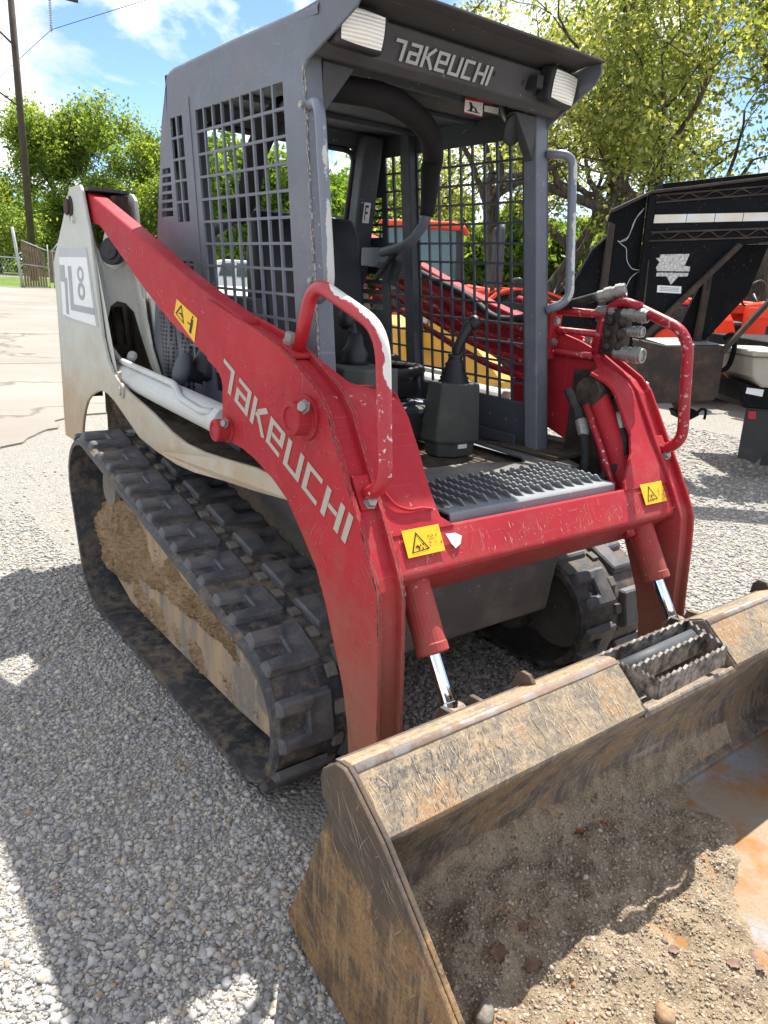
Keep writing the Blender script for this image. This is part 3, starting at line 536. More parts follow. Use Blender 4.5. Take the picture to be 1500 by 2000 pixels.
# tower + fender side plates
xe = lambda z: float(np.interp(z, [0.96, 0.993, 1.047, 1.141, 1.334, 1.54, 1.729], [-0.60, -0.65, -0.743, -0.805, -0.851, -0.892, -0.977]))
outline = [(-1.478, 0.601), (-1.482, 0.73), (-1.472, 0.982), (-1.471, 1.224), (-1.476, 1.432), (-1.276, 1.608), (-1.168, 1.715), (-1.140, 1.735), (-1.00, 1.738), (-0.972, 1.715), (-0.892, 1.54), (-0.851, 1.334), (-0.805, 1.141), (-0.775, 1.09), (-0.743, 1.047), (-0.70, 1.015), (-0.65, 0.993), (-0.534, 0.960), (-0.277, 0.918), (-0.10, 0.880), (0.02, 0.862), (0.14, 0.858), (0.262, 0.863), (0.472, 0.880), (0.74, 0.885),
           (0.74, 0.838), (0.472, 0.806), (0.26, 0.788), (0.08, 0.772), (-0.057, 0.770), (-0.24, 0.778), (-0.418, 0.796), (-0.596, 0.860), (-0.70, 0.896), (-0.791, 0.914), (-0.86, 0.915), (-0.931, 0.898), (-1.01, 0.872), (-1.076, 0.835), (-1.12, 0.79), (-1.158, 0.735), (-1.20, 0.64), (-1.21, 0.601)]
def yfun(x): t = min(1, max(0, (x+0.1)/0.5)); t = t*t*(3-2*t); return 0.028*t
def tower(s):
    g = G(); g.prism(outline, 0, 1, fn=lambda p, t: (p[0], -0.69+0.014*t+yfun(p[0]), p[1])); o = side(g, s).put('side_plate', 'white', LD, 0.004, label='white tower and fender plate with model badge' if s < 0 else None)
    # thin second plate edge of the tower and its inner plate
    inner = [(-1.40, 0.72), (-1.40, 1.42), (-1.16, 1.70), (-1.0, 1.725), (-0.90, 1.715), (-0.862, 1.69), (-0.845, 1.62), (-0.80, 1.334), (-0.74, 1.141), (-0.62, 0.99), (-0.60, 0.80)]
    g = G(); g.prism([(-1.40, 1.30), (-1.40, 1.42), (-1.16, 1.70), (-1.0, 1.725), (-0.90, 1.715), (-0.862, 1.69), (-0.845, 1.62), (-0.79, 1.30)], -0.512, -0.498); side(g, s).put('tower_inner_plate', 'white', LD, 0.004)
    g = G(); g.prism([(-1.40, 0.72), (-1.40, 1.298), (-0.79, 1.298), (-0.74, 1.141), (-0.62, 0.99), (-0.60, 0.80)], -0.510, -0.498); side(g, s).put('tower_inner_shaded', 'grease', LD, 0.004)  # lower inner plate, dark colour for grime and the shade inside the tower
    g = G(); g.prism([(-0.800, 1.30), (-0.782, 1.30), (-0.73, 1.141), (-0.605, 0.985), (-0.625, 0.985), (-0.752, 1.141)], -0.522, -0.512); side(g, s).put('tower_inner_edge', 'white', LD, 0.002)
    web = [(-.676, 1.725), (-.676, 1.60), (-.664, 1.50), (-.640, 1.435), (-.600, 1.408), (-.560, 1.425), (-.535, 1.49), (-.522, 1.58), (-.512, 1.69), (-.512, .985), (-.515, 1.03), (-.520, 1.15), (-.538, 1.245), (-.570, 1.280), (-.605, 1.288), (-.635, 1.268), (-.660, 1.20), (-.670, 1.10), (-.676, 1.0)]
    g = G(); g.prism(web, 0, 1, fn=lambda p, t: (xe(p[1])-0.012-0.012*t, p[0], p[1])); side(g, s).put('tower_web', 'white', LD, 0.003)
    g = G(); g.prism([(-1.44, 0.80), (-1.44, 1.40), (-1.42, 1.40), (-1.42, 0.80)], -0.676, -0.512); side(g, s).put('tower_back', 'cab_dark', LD)
    g = G(); g.prism([(-1.17, 1.712), (-0.93, 1.728), (-0.93, 1.716), (-1.17, 1.70)], -0.676, -0.505); side(g, s).put('tower_cap', 'cab_dark', LD)
    g = G(); g.prism([(-1.30, 0.50), (-1.30, 0.88), (-0.95, 0.95), (-0.45, 0.90), (-0.30, 0.80), (-0.45, 0.62)], -0.54, -0.40); side(g, s).put('wheel_well', 'deck_dirt', LD, 0.02)
    # pivot pins
    g = G(); g.lathe((-1.147, -0.689, 1.656), (0, -1, 0), [(0, .046), (.008, .046), (.009, .032), (.020, .032), (.021, 0)], 18); side(g, s).put('pivot_pin', 'trailer_rust', LD)
    g = G(); g.box(-1.16, -1.135, -0.70, -0.689, 1.60, 1.70); dome_bolt(g, (-1.10, -0.69, 1.606), (0, -1, 0), .016); side(g, s).put('pin_keeper', 'white', LD, 0.003)
    g = G(); g.lathe((-0.585, -0.688, 0.955), (0, -1, 0), [(0, .030), (.01, .030), (.011, .02), (.02, .018), (.021, 0)], 14); dome_bolt(g, (-0.60, -0.69, 1.015), (0, -1, 0), .014); side(g, s).put('lower_pin', 'white', LD)
    # fender deck with packed dirt
    dk = [(-0.60, 0.955), (-0.50, 0.93), (-0.277, 0.895), (-0.10, 0.860), (0.02, 0.842), (0.262, 0.843), (0.472, 0.862), (0.72, 0.862)]
    g = G(); g.sheet(smoothline(dk, 3), -0.676, -0.40, 0.01); g.v = [(x, min(y, -0.30) if y > -0.5 else y+yfun(x), z) for x, y, z in g.v]; side(g, s).put('fender_deck', 'deck_dirt', LD)
both(tower)
# model badge on the left tower plate
sp_l = bpy.data.objects['side_plate']
def badge(name, poly, y, mat): g = G(); g.add([(x, y, z) for x, z in poly], [tuple(range(len(poly)))]); return g.put(name, mat, sp_l)
badge('badge_panel', [(-1.372, 1.490), (-0.948, 1.494), (-0.932, 1.452), (-0.842, 1.181), (-0.865, 1.178), (-1.331, 1.178), (-1.387, 1.213)], -0.6914, 'decal_light')
badge('badge_field', [(-1.364, 1.452), (-0.952, 1.455), (-0.895, 1.255), (-0.872, 1.182), (-1.220, 1.190), (-1.300, 1.195), (-1.366, 1.199)], -0.6922, 'decal_white')
badge('badge_stroke', [(-1.235, 1.414), (-1.180, 1.416), (-1.176, 1.254), (-0.892, 1.254), (-0.884, 1.226), (-1.225, 1.226)], -0.6930, 'decal_grey')
badge('badge_stroke', [(-1.366, 1.418), (-1.285, 1.418), (-1.285, 1.364), (-1.255, 1.364), (-1.262, 1.204), (-1.300, 1.204), (-1.300, 1.345), (-1.366, 1.345)], -0.6930, 'decal_grey')
for zc, rx_, rz_ in ((1.385, 0.046, 0.033), (1.315, 0.050, 0.037)):
    g = G(); n_ = 22; o1 = [(-1.050+rx_*math.cos(2*math.pi*k/n_), -0.6930, zc+rz_*math.sin(2*math.pi*k/n_)) for k in range(n_)]; o2 = [(-1.050+rx_*.52*math.cos(2*math.pi*k/n_), -0.6930, zc+rz_*.52*math.sin(2*math.pi*k/n_)) for k in range(n_)]
    if zc < 1.35: o1 = [(x, y-.0006, z) for x, y, z in o1]; o2 = [(x, y-.0006, z) for x, y, z in o2]
    g.add(o1+o2, [(k, (k+1) % n_, n_+(k+1) % n_, n_+k) for k in range(n_)]); g.put('badge_digit', 'decal_grey', sp_l)
# dark engine bay parts seen through the tower and behind the arm
g = G()
for k, (y, z0, z1, r) in enumerate(((-0.63, .93, 1.25, .022), (-0.59, .95, 1.27, .017), (-0.55, .96, 1.25, .026))): g.tube(fillet([(-1.02+.02*k, y, z0), (-1.0, y, (z0+z1)/2), (-1.10+.03*k, y, z1)], .08), r)
g.tube([(-1.02, -0.655, 1.06), (-0.98, -0.53, 1.07)], 0.03); g.put('hydraulic_pipes', 'grease', LD, smooth=True)
g = G(); g.lathe((-0.86, -0.60, 1.482), (0.55, -0.75, 0.1), [(0, .05), (.03, .055), (.035, .052), (.036, .035), (.045, .033), (.046, .014), (.05, 0)], 24); g.put('filler_cap', 'black_plastic', LD)
b = NB('perforated'); v = b.vor(62, rand=0.0); b.col(b.mix(b.ramp(v.outputs[0], 0.40, 0.46), (0.005, 0.005, 0.005), (0.10, 0.105, 0.11))); b.set(0.5); b.done('perforated')
g = G(); g.tube([(-0.50, -0.475, 0.93), (-0.56, -0.475, 1.27)], 0.062, 20); g.tube([(-0.34, -0.47, 0.90), (-0.42, -0.47, 1.20)], 0.055, 20); g.put('perforated_guard', 'perforated', LD, smooth=True)
g = G(); g.lathe((-0.20, -0.53, 1.06), (-0.15, -1, 0.35), [(0, .03), (.05, .034), (.055, .062), (.075, .066), (.09, .05), (.092, 0)], 20); g.tube([(-0.20, -0.53, 1.06), (-0.24, -0.45, 1.18), (-0.26, -0.44, 1.3)], .045); g.put('air_cleaner', 'cab_dark', LD, smooth=True)
g = G(); g.box(-0.72, 0.05, -0.44, -0.40, 0.86, 1.35); g.put('engine_side_cover', 'cab_dark', LD, 0.01)
g = G(); g.prism([(0.02, 0.88), (0.20, 0.86), (0.30, 1.02), (0.27, 1.08), (0.10, 1.02)], -0.575, -0.555); g.put('bracket_plate', 'cab_dark', LD, 0.004)
g = G(); g.add([(0.15, -0.577, 0.985), (0.20, -0.577, 0.985), (0.20, -0.577, 1.045), (0.15, -0.577, 1.045)], [(0, 1, 2, 3)]); g.put('fuel_label', 'decal_white', LD)
g = G(); g.add([(0.16, -0.5782, 0.995), (0.19, -0.5782, 0.995), (0.19, -0.5782, 1.030), (0.16, -0.5782, 1.030)], [(0, 1, 2, 3)]); g.put('fuel_symbol', 'ink', LD)

# ---- lift cylinders -------------------------------------------------------
def lift(s):
    a = Vector((-0.92, -0.615, 1.000)); b_ = Vector((0.345, -0.645, 0.972)); d = b_-a
    g = G(); g.lathe(a, d, [(0, .03), (.10, .046), (.12, .050), (1.14, .050), (1.145, .054), (1.185, .054), (1.19, .03), (1.24, .03)], 22); o = side(g, s).put('lift_cylinder', 'white_cyl', LD, smooth=False, bevel=0.003)
    n_ = Vector((0, -0.35, 1)).normalized(); off_ = n_*0.062
    g = G(); P_ = [a+d*0.03+off_*1.9+Vector((0, -.02, .03)), a+d*0.08+off_*1.7, a+d*0.12+off_, a+d*0.62+off_, a+d*0.70+off_*1.02+Vector((0, -.02, -.03)), a+d*0.86+off_*0.72+Vector((0, -.035, -.02)), a+d*0.90+off_*0.5+Vector((0, -.02, -.0))]
    g.tube(fillet(P_, .04), .0125, 10); g.tube([a+d*0.10+off_*0.6+Vector((0, .05, .02)), a+d*0.14+off_*1.0+Vector((0, .05, .02))], .02); side(g, s).put('cylinder_pipe', 'white_cyl', o, smooth=True)
both(lift)

# ---- loader arms ------------------------------------------------------------
FR = [(0.20, 1.349), (0.372, 1.311), (0.521, 1.283), (0.61, 1.262), (0.69, 1.235), (0.773, 1.193), (0.842, 1.158), (0.886, 1.118), (0.932, 1.046), (0.982, 0.965), (1.034, 0.888), (1.079, 0.813), (1.114, 0.752), (1.128, 0.721), (1.134, 0.68), (1.14, 0.625), (1.163, 0.304), (1.164, 0.222)]
LO = [(1.046, 0.213), (1.035, 0.306), (1.003, 0.418), (0.958, 0.516), (0.913, 0.609), (0.858, 0.700), (0.782, 0.774), (0.703, 0.845), (0.623, 0.883), (0.513, 0.918), (0.436, 0.932), (0.345, 0.936), (0.312, 0.950), (0.304, 0.995), (0.308, 1.095), (0.300, 1.118), (0.273, 1.141), (0.20, 1.165)]
LS = LO[:]
def arm(s):
    root_lab = 'red loader arm with beige maker lettering' if s < 0 else None
    g = G(); g.prism(FR+LO, -0.685, -0.673); pl = side(g, s).put('loader_arm', 'red', LD, 0.003, label=root_lab)
    g = G(); g.prism(FR[1:]+LO[:-1], -0.612, -0.600); side(g, s).put('arm_inner_plate', 'red', pl, 0.003)
    ins = lambda pr, d_: [(x-d_*nx, z-d_*nz) for (x, z), (nx, nz) in zip(pr, nrm2(pr))]
    def nrm2(pr):
        o_ = []
        for i in range(len(pr)):
            p = pr[max(0, i-1)]; q = pr[min(len(pr)-1, i+1)]; dx_, dz_ = q[0]-p[0], q[1]-p[1]; l = math.hypot(dx_, dz_); o_.append((-dz_/l, dx_/l))
        return o_
    g = G(); g.sheet(ins(FR[1:], 0.018), -0.673, -0.612, 0.008); side(g, s).put('arm_front_skin', 'red', pl, 0.0)
    lo2 = LO[:-1]; g = G(); g.sheet(ins(lo2, 0.009), -0.673, -0.612, 0.006); side(g, s).put('arm_back_skin', 'red', pl, 0.0)
    top = [(-1.19, 1.690), (-0.99, 1.712), (-0.842, 1.668), (-0.492, 1.562), (-0.146, 1.450), (0.12, 1.373), (0.32, 1.322), (0.40, 1.30)]; low = [(0.40, 1.10), (0.22, 1.142), (0.03, 1.203), (-0.14, 1.250), (-0.36, 1.343), (-0.55, 1.432), (-0.857, 1.580), (-1.10, 1.60), (-1.18, 1.625)]
    g = G(); g.prism(top+low, -0.664, -0.596); tb = side(g, s).put('arm_tube', 'red', pl, 0.010, seg=3)
    g = G(); g.lathe((-1.147, -0.675, 1.656), (0, 1, 0), [(0, .050), (.012, .055), (.013, .07), (.085, .07), (.086, .05), (.16, .05)], 20); g.box(-1.15, -0.86, -0.592, -0.54, 1.60, 1.70); side(g, s).put('arm_pivot_boss', 'grease', pl)
    # bosses with pins
    g = G(); g.lathe((0.797, -0.684, 1.088), (0, -1, 0), [(0, .058), (.010, .058), (.011, .044), (.050, .044), (.052, .040), (.053, .030), (.048, .029), (.049, 0)], 26); bs = side(g, s).put('pin_boss', 'red', pl, 0.002)
    g = G(); dome_bolt(g, (0.832, -0.715, 1.122), (0.4, -1, 0.3), .015, .014); side(g, s).put('bolt', 'steel', bs)
    g = G(); g.lathe((0.345, -0.684, 0.972), (0, -1, 0), [(0, .040), (.006, .040), (.007, .034), (.046, .034), (.048, .030), (.049, .023), (.044, .022), (.045, 0)], 24); bs = side(g, s).put('pin_boss', 'red', pl, 0.002)
    g = G(); dome_bolt(g, (0.376, -0.708, 0.998), (0.3, -1, 0.2), .012, .012); side(g, s).put('bolt', 'steel', bs)
    if s < 0:
        ex = np.array([0.1222, -0.0528]); ey = np.array([0.030, 0.078]); o0 = np.array([0.296, 1.108])
        fn = lambda u, v: ((o0+ex*u+ey*v)[0], -0.6866, (o0+ex*u+ey*v)[1])
        lettering('TaKeUCHI', fn, 0.162).put('maker_lettering', 'letter_beige', pl)
        q = [(-0.075, -0.6655, 1.335), (0.090, -0.6655, 1.283), (0.062, -0.6655, 1.205), (-0.100, -0.6655, 1.283)]
        g = G(); g.add(q, [(0, 1, 2, 3)]); st = g.put('warning_sticker', YEL, pl)
        B = lambda u, v: tuple((1-v)*((1-u)*np.array(q[0])+u*np.array(q[1]))+v*((1-u)*np.array(q[3])+u*np.array(q[2]))-np.array([0, .0012, 0]))
        g = G(); ribbon(g, [(.08, .80), (.26, .12), (.46, .80), (.08, .80)], .045, B); ribbon(g, [(.20, .62), (.30, .50), (.36, .62)], .05, B); ribbon(g, [(.80, .22), (.80, .52), (.78, .86)], .09, B); ribbon(g, [(.62, .55), (.76, .50)], .06, B); g.add([B(.78, .08), B(.83, .08), B(.83, .18), B(.78, .18)], [(0, 1, 2, 3)]); g.put('pictogram', 'ink', st)
both(arm)

# ---- cross member and front plate between the arms -----------------------------
CI = [(0.69, 1.222), (0.765, 1.183), (0.832, 1.148), (0.876, 1.108), (0.921, 1.036), (0.971, 0.955), (1.024, 0.877), (1.067, 0.804), (1.102, 0.742)]
CIs = smoothline(CI, 3)
prof = [(1.049, 0.833), (1.067, 0.804), (1.104, 0.740), (1.100, 0.728), (0.975, 0.612), (0.90, 0.72), (0.95, 0.80), (1.0, 0.812)]
g = G(); g.prism(prof, -0.598, 0.598); xm = g.put('cross_member', 'red', LD, 0.006)
zL = [1.222, 1.165, 1.158, 1.146, 1.093, 1.007, .949, .894, .859, .845, .835, .82]; yL = [-.585, -.55, -.48, -.448, -.428, -.424, -.428, -.428, -.424, -.415, -.39, -.37]
zR = [1.222, 1.185, 1.173, 1.150, 1.130, 1.055, .985, .932, .883, .855, .845, .82]; yR = [.585, .52, .452, .478, .488, .490, .496, .464, .404, .375, .365, .36]
up = [p for p in CIs if p[1] > 0.815]; up = [(x+0.002, z+0.002) for x, z in up]
g = G(); g.sheet(up, -0.598, [float(np.interp(-z, [-q for q in zL], yL)) for x, z in up], 0.012); g.put('front_gusset', 'red', xm, 0.002)
g = G(); g.sheet(up, 0.598, [float(np.interp(-z, [-q for q in zR], yR)) for x, z in up], 0.012); g.put('front_gusset', 'red', xm, 0.002)
# return flange of the left gusset, running back into the cab opening
g = G(); g.prism([(0.80, 1.150), (0.832, 1.142), (0.876, 1.10), (0.921, 1.028), (0.971, 0.947), (1.02, 0.87), (0.86, 0.86), (0.72, 0.98), (0.70, 1.10)], -0.432, -0.424); g.put('gusset_return', 'red', xm, 0.002)
g = G(); g.prism([(0.70, 1.150), (0.82, 1.148), (0.82, 1.140), (0.70, 1.142)], -0.598, -0.425); g.put('gusset_top', 'red', xm, 0.002)
# welds / raised trim line on the gussets
g = G(); g.tube(smoothline([(0.975, -0.597, 0.962), (1.0, -0.585, 0.935), (1.022, -0.56, 0.900), (1.030, -0.52, 0.884), (1.030, -0.48, 0.883), (1.033, -0.445, 0.876)], 5), .004, 8); g.put('weld_bead', 'red', xm, smooth=True)
def surf(y, z, off_=0.0016):
    x = float(np.interp(-z, [-p[1] for p in CIs], [p[0] for p in CIs])); n_ = (0.845, 0.53); return (x+n_[0]*off_, y, z+n_[1]*off_)
def xsticker(y0, y1):
    q = [surf(y0, .837), surf(y1, .837), surf(y1, .776), surf(y0, .776)]
    q = [(x+.0045, y, z+.0030) for x, y, z in q]
    g = G(); g.add(q, [(0, 1, 2, 3)]); st = g.put('warning_sticker', YEL, xm)
    B = lambda u, v: tuple((1-v)*((1-u)*np.array(q[0])+u*np.array(q[1]))+v*((1-u)*np.array(q[3])+u*np.array(q[2]))+np.array([.001, 0, .0007]))
    g = G(); ribbon(g, [(.14, .85), (.34, .18), (.58, .80), (.14, .85)], .035, B)
    for k in range(9): u = random.uniform(.25, .45); v = random.uniform(.55, .75); g.add([B(u, v), B(u+.035, v+.01), B(u+.03, v+.07), B(u-.005, v+.06)], [(0, 1, 2, 3)])
    for k in range(16): u = random.uniform(.62, .97); v = random.uniform(.3, .75); g.add([B(u, v), B(u+.02, v+.01), B(u+.018, v+.05), B(u, v+.05)], [(0, 1, 2, 3)])
    g.put('pictogram', 'ink', st)
xsticker(-.562, -.440); xsticker(.440, .562)
g = G(); g.add([tuple(np.array(surf(y, z))+np.array([.0045, 0, .0030])) for y, z in ((-.425, .812), (-.392, .810), (-.372, .800), (-.384, .783), (-.404, .775), (-.414, .788))], [tuple(range(6))]); g.put('paint_chip', 'decal_white', xm)

# ---- grab handles on the arms ----------------------------------------------------
b = NB('handle_worn')          # red pipe rubbed down to pale primer along the grip
base = (0.40, 0.02, 0.03); sp = b.n('ShaderNodeSeparateXYZ'); b.l(b.co, sp.inputs[0])
ge = b.n('ShaderNodeNewGeometry'); sn = b.n('ShaderNodeSeparateXYZ'); b.l(ge.outputs['Normal'], sn.inputs[0])
nzv = b.noise(14, 6, 0.65); ft = b.math('ADD', b.math('ADD', b.math('MULTIPLY', sn.outputs[0], 0.34), b.math('MULTIPLY', sn.outputs[2], 0.28)), b.math('MULTIPLY', sn.outputs[1], 0.12))
rng_ = b.math('MULTIPLY', b.mr(sp.outputs[0], 0.74, 0.84), b.mr(sp.outputs[2], 1.16, 1.24)); m1 = b.math('ADD', b.math('MULTIPLY', rng_, 0.42), b.math('ADD', ft, b.math('MULTIPLY', b.math('SUBTRACT', nzv, 0.5), 0.9)))
pm = b.ramp(m1, 0.60, 0.63); ch = b.ramp(b.noise(55, 5, 0.7), 0.60, 0.63); lowm = b.mr(sp.outputs[2], 1.24, 1.12); pm = b.math('MAXIMUM', pm, b.math('MULTIPLY', ch, b.math('MULTIPLY', lowm, 0.9)))
b.col(b.mix(pm, base, (0.66, 0.64, 0.58))); b.set(0.36); b.bump(pm, -0.3, 0.002); b.done('handle_worn')
def handle(s):
    P_ = [(0.655, -0.63, 1.235), (0.665, -0.63, 1.27), (0.712, -0.63, 1.398), (0.775, -0.63, 1.408), (1.012, -0.63, 1.318), (1.040, -0.63, 1.255), (1.062, -0.63, 1.005), (1.042, -0.63, 0.955), (0.985, -0.63, 0.925)]
    P_ = [(0.652, -0.63, 1.222), (0.722, -0.63, 1.422), (1.022, -0.63, 1.325), (1.066, -0.63, 0.968), (0.975, -0.63, 0.918)]
    g = G(); g.tube(fillet(P_, .075, 8), .0185, 16); h = side(g, s).put('grab_handle', 'handle_worn' if s < 0 else 'red_pipe', LD, smooth=True, label='red grab handle rubbed to pale primer' if s < 0 else None)
    def pad(cx, cz, tx, tz, L_, w_): return [(cx-tx*L_/2, cz-tz*L_/2), (cx+tx*L_/2, cz+tz*L_/2)]
    g = G(); t = Vector((0.05, 0, -0.077)).normalized(); n_ = Vector((0.845, 0, 0.53)); c = Vector((0.985, -0.636, 0.930)); g.beam(c-t*.045, c+t*.045, .050, .022, n_); side(g, s).put('handle_foot', 'red', h, 0.003)
    g = G(); dome_bolt(g, c+t*.028+n_*.010+Vector((0, .004, 0)), n_, .015, .016); side(g, s).put('bolt', 'steel', h)
    t = Vector((0.08, 0, -0.024)).normalized(); n_ = Vector((0.29, 0, 0.957)); c = Vector((0.645, -0.636, 1.240)); g = G(); g.beam(c-t*.05, c+t*.045, .055, .012, n_); side(g, s).put('handle_foot', 'red', h, 0.003)
    g = G(); dome_bolt(g, c-t*.034+n_*.006, n_, .014, .03); side(g, s).put('bolt', 'steel', h)
both(handle)

# ---- tilt cylinders ----------------------------------------------------------------
def tilt(s):
    a = Vector((0.785, -0.50, 1.105)); b_ = Vector((1.141, -0.50, 0.523)); d = (b_-a).normalized(); L_ = (b_-a).length; e = Vector((1.232, -0.50, 0.385)); d2 = (e-b_).normalized()
    g = G(); g.lathe(a, d, [(0, .03), (.02, .042), (L_-.028, .042), (L_-.027, .044), (L_-.004, .044), (L_, .040)], 24); o = side(g, s).put('tilt_cylinder', 'red', LD, 0.002)
    g = G(); g.lathe(b_-d*.01, d2, [(0, .0185), ((e-b_).length-.03, .0185), ((e-b_).length-.029, .024), ((e-b_).length+.01, .026)], 20); side(g, s).put('cylinder_rod', 'chrome', o, smooth=False)
    g = G(); g.lathe(e-Vector((0, .03, 0)), (0, 1, 0), [(0, .034), (.06, .034)], 18); side(g, s).put('rod_eye', 'bucket_in', o)
    g = G(); g.lathe(a-Vector((0, .045, 0)), (0, 1, 0), [(0, .05), (.09, .05)], 20); side(g, s).put('cylinder_eye', 'grease', o)
    if s > 0:
        g = G(); P_ = [a+Vector((.02, -.075, -.04)), a+d*.25+Vector((0, -.075, .0)), a+d*(L_*.72)+Vector((0, -.07, 0)), a+d*(L_*.76)+Vector((0, -.03, 0))]; P_ = [Vector((p.x, -1*(-p.y), p.z)) for p in P_]
        P_ = [Vector((p.x, abs(p.y+1.0)-0.0, p.z)) if False else Vector((p.x, 0.50-(0.07 if i < 3 else 0.03), p.z)) for i, p in enumerate(P_)]
        g.tube(fillet(P_, .02), .011, 10); q = P_[2]; g.lathe(q-d*.02, d, [(0, .014), (.005, .019), (.045, .019), (.05, .013)], 10); g.put('cylinder_pipe', 'red_pipe', o, smooth=True)
both(tilt)
# hoses in the right-hand opening
g = G(); g.tube(smoothline([(0.70, 0.455, 1.10), (0.765, 0.455, 1.02), (0.81, 0.447, 0.93), (0.83, 0.44, 0.84), (0.82, 0.43, 0.74)], 6), .0165, 12); g.tube(smoothline([(0.84, 0.545, 1.09), (0.885, 0.53, 1.01), (0.925, 0.51, 0.94), (0.935, 0.478, 0.88), (0.90, 0.44, 0.82), (0.84, 0.42, 0.76)], 6), .0175, 12); g.put('hydraulic_hose', 'hose', LD, smooth=True)
g = G(); g.lathe((0.773, 0.454, 1.008), (0.45, -0.02, -0.9), [(0, .019), (.01, .021), (.05, .021), (.06, .018)], 12); g.put('hose_fitting', 'steel', LD); g = G(); g.lathe((0.868, 0.536, 1.04), (0.5, -0.2, -0.8), [(0, .019), (.01, .022), (.045, .022), (.06, .018)], 12); g.put('hose_fitting', 'steel', LD)
g = G(); g.prism([(0.62, 0.80), (0.62, 1.16), (0.74, 1.17), (0.83, 1.02), (0.90, 0.86), (0.86, 0.78)], 0.575, 0.590); g.put('inner_guard', 'grease', LD, 0.004)
g = G(); g.prism([(0.74, 1.0), (0.79, 1.02), (0.86, 0.90), (0.90, 0.79), (0.84, 0.78)], 0.548, 0.556); g.put('cylinder_shroud', 'red', LD, 0.004)

# ---- cab ---------------------------------------------------------------------------
CAB = LD
SH = 0.155
xr = lambda z: float(np.interp(z, [0.85, 1.1, 1.591, 1.845, 2.048, 2.12], [-0.775, -0.735, -0.649, -0.600, -0.558, -0.500]))
shx = lambda u, z: u+SH*(1.953-z)
PITX, HOLX, PITZ, HOLZ = 0.0675, 0.0580, 0.0727, 0.0645
us = [('r', 0.0), ('r', 0.22), ('r', 0.86)]
def U(u, z): return (xr(z)+(shx(-0.515, z)-xr(z))*u[1]) if u[0] == 'r' else shx(u[1], z)
cols = [-0.498, -0.498+0.047, -0.498+0.060, -0.498+0.107]
for c in cols: us.append(('s', c))
us += [('s', -0.300), ('s', -0.276)]
for k in range(9):
    if k: us.append(('s', -0.276+k*PITX))
    us.append(('s', -0.276+k*PITX+HOLX))
us.append(('s', 0.436))
zbr = {0.84, 2.098}
rows = [(1.953-PITZ*j-HOLZ, 1.953-PITZ*j) for j in range(13)]
slots = [(1.620+0.030*k, 1.640+0.030*k) for k in range(6)]; slots2 = [(1.300+0.045*k, 1.325+0.045*k) for k in range(4)]
for a, b_ in rows+slots+slots2: zbr |= {round(a, 4), round(b_, 4)}
zbr = sorted(zbr)
def cab_solid(i, j):
    z = (zbr[j]+zbr[j+1])/2; a, b_ = us[i], us[i+1]
    inrow = any(p < z < q for p, q in rows)
    if a == ('r', 0.22): return not (any(p < z < q for p, q in slots) or any(p < z < q for p, q in slots2))
    if a[0] == 's' and a[1] in (cols[0], cols[2]): return not (inrow and (z > 1.598 or 1.0 < z < 1.46))
    if a[0] == 's' and a[1] >= -0.277 and a[1] < 0.32:
        k = round((a[1]+0.276)/PITX*1000)/1000
        if abs(k-round(k)) < 0.01: return not inrow
    return True
def cab_side(s):
    g = G(); g.cells(us, zbr, cab_solid, lambda u, z, k: (U(u, z), s*(0.500-0.008*k), z), 0.008)
    o = g.put('side_screen', 'cab_grey' if s < 0 else 'cab_grey_shaded', CAB, 0.0, label='grey slotted side screen of the cab')  # right screen gets the shaded copy of the cab grey
    # front post
    f0, f1 = shx(0.436, 0.842), shx(0.436, 2.05)
    g = G(); g.prism([(f0, 0.842), (f1, 2.05), (f1-0.060, 2.05), (f0-0.060, 0.842)], s*0.438, s*0.4995); g.put('front_post', 'cab_grey', CAB, 0.004)
    g = G(); z0, z1 = 1.10, 2.0                            # seam rib
    g.prism([(shx(-.335, z0), z0), (shx(-.335, z1), z1), (shx(-.318, z1), z1), (shx(-.318, z0), z0)], s*0.4995, s*0.503); g.put('seam_rib', 'cab_grey', o, 0.001)
    g = G(); g.prism([(U(('r', 0), .86), .86), (U(('r', 0), 2.05), 2.05), (U(('r', 0), 2.05)+.05, 2.05), (U(('r', 0), .86)+.05, .86)], s*0.455, s*0.4915); g.put('rear_post', 'cab_dark', CAB, 0.004)
    zc = 1.0; g = G(); g.prism([(shx(-.345, .86), .86), (shx(-.345, 2.05), 2.05), (shx(-.285, 2.05), 2.05), (shx(-.285, .86), .86)], s*0.455, s*0.4915); g.put('inner_post', 'cab_dark', CAB, 0.004)
    # grab rail on the front post
    P_ = [(0.445, s*0.485, 1.880), (0.560, s*0.525, 1.868), (0.640, s*0.525, 1.400), (0.520, s*0.485, 1.372)]
    if s > 0: P_ = [(0.449, 0.49, 1.888), (0.520, 0.545, 1.888), (0.585, 0.545, 1.400), (0.528, 0.49, 1.362)]
    g = G(); g.tube(fillet(P_, .055, 7), .0155, 14); g.put('cab_rail', 'rail_worn', CAB, smooth=True)
b = NB('rail_worn'); ge = b.n('ShaderNodeNewGeometry'); sn = b.n('ShaderNodeSeparateXYZ'); b.l(ge.outputs['Normal'], sn.inputs[0]); sp = b.n('ShaderNodeSeparateXYZ'); b.l(b.co, sp.inputs[0])
m1 = b.math('ADD', b.math('MULTIPLY', sn.outputs[0], 0.42), b.math('SUBTRACT', b.noise(9, 6, 0.65), 0.5)); m1 = b.math('ADD', m1, b.math('MULTIPLY', b.mr(sp.outputs[2], 1.80, 1.55), 0.12)); pm = b.ramp(m1, 0.42, 0.45)
b.col(b.mix(pm, (0.155, 0.17, 0.20), (0.50, 0.49, 0.46))); b.set(b.ramp(pm, 0, 1, (0.32,)*3, (0.5,)*3)); b.done('rail_worn')
both(cab_side)
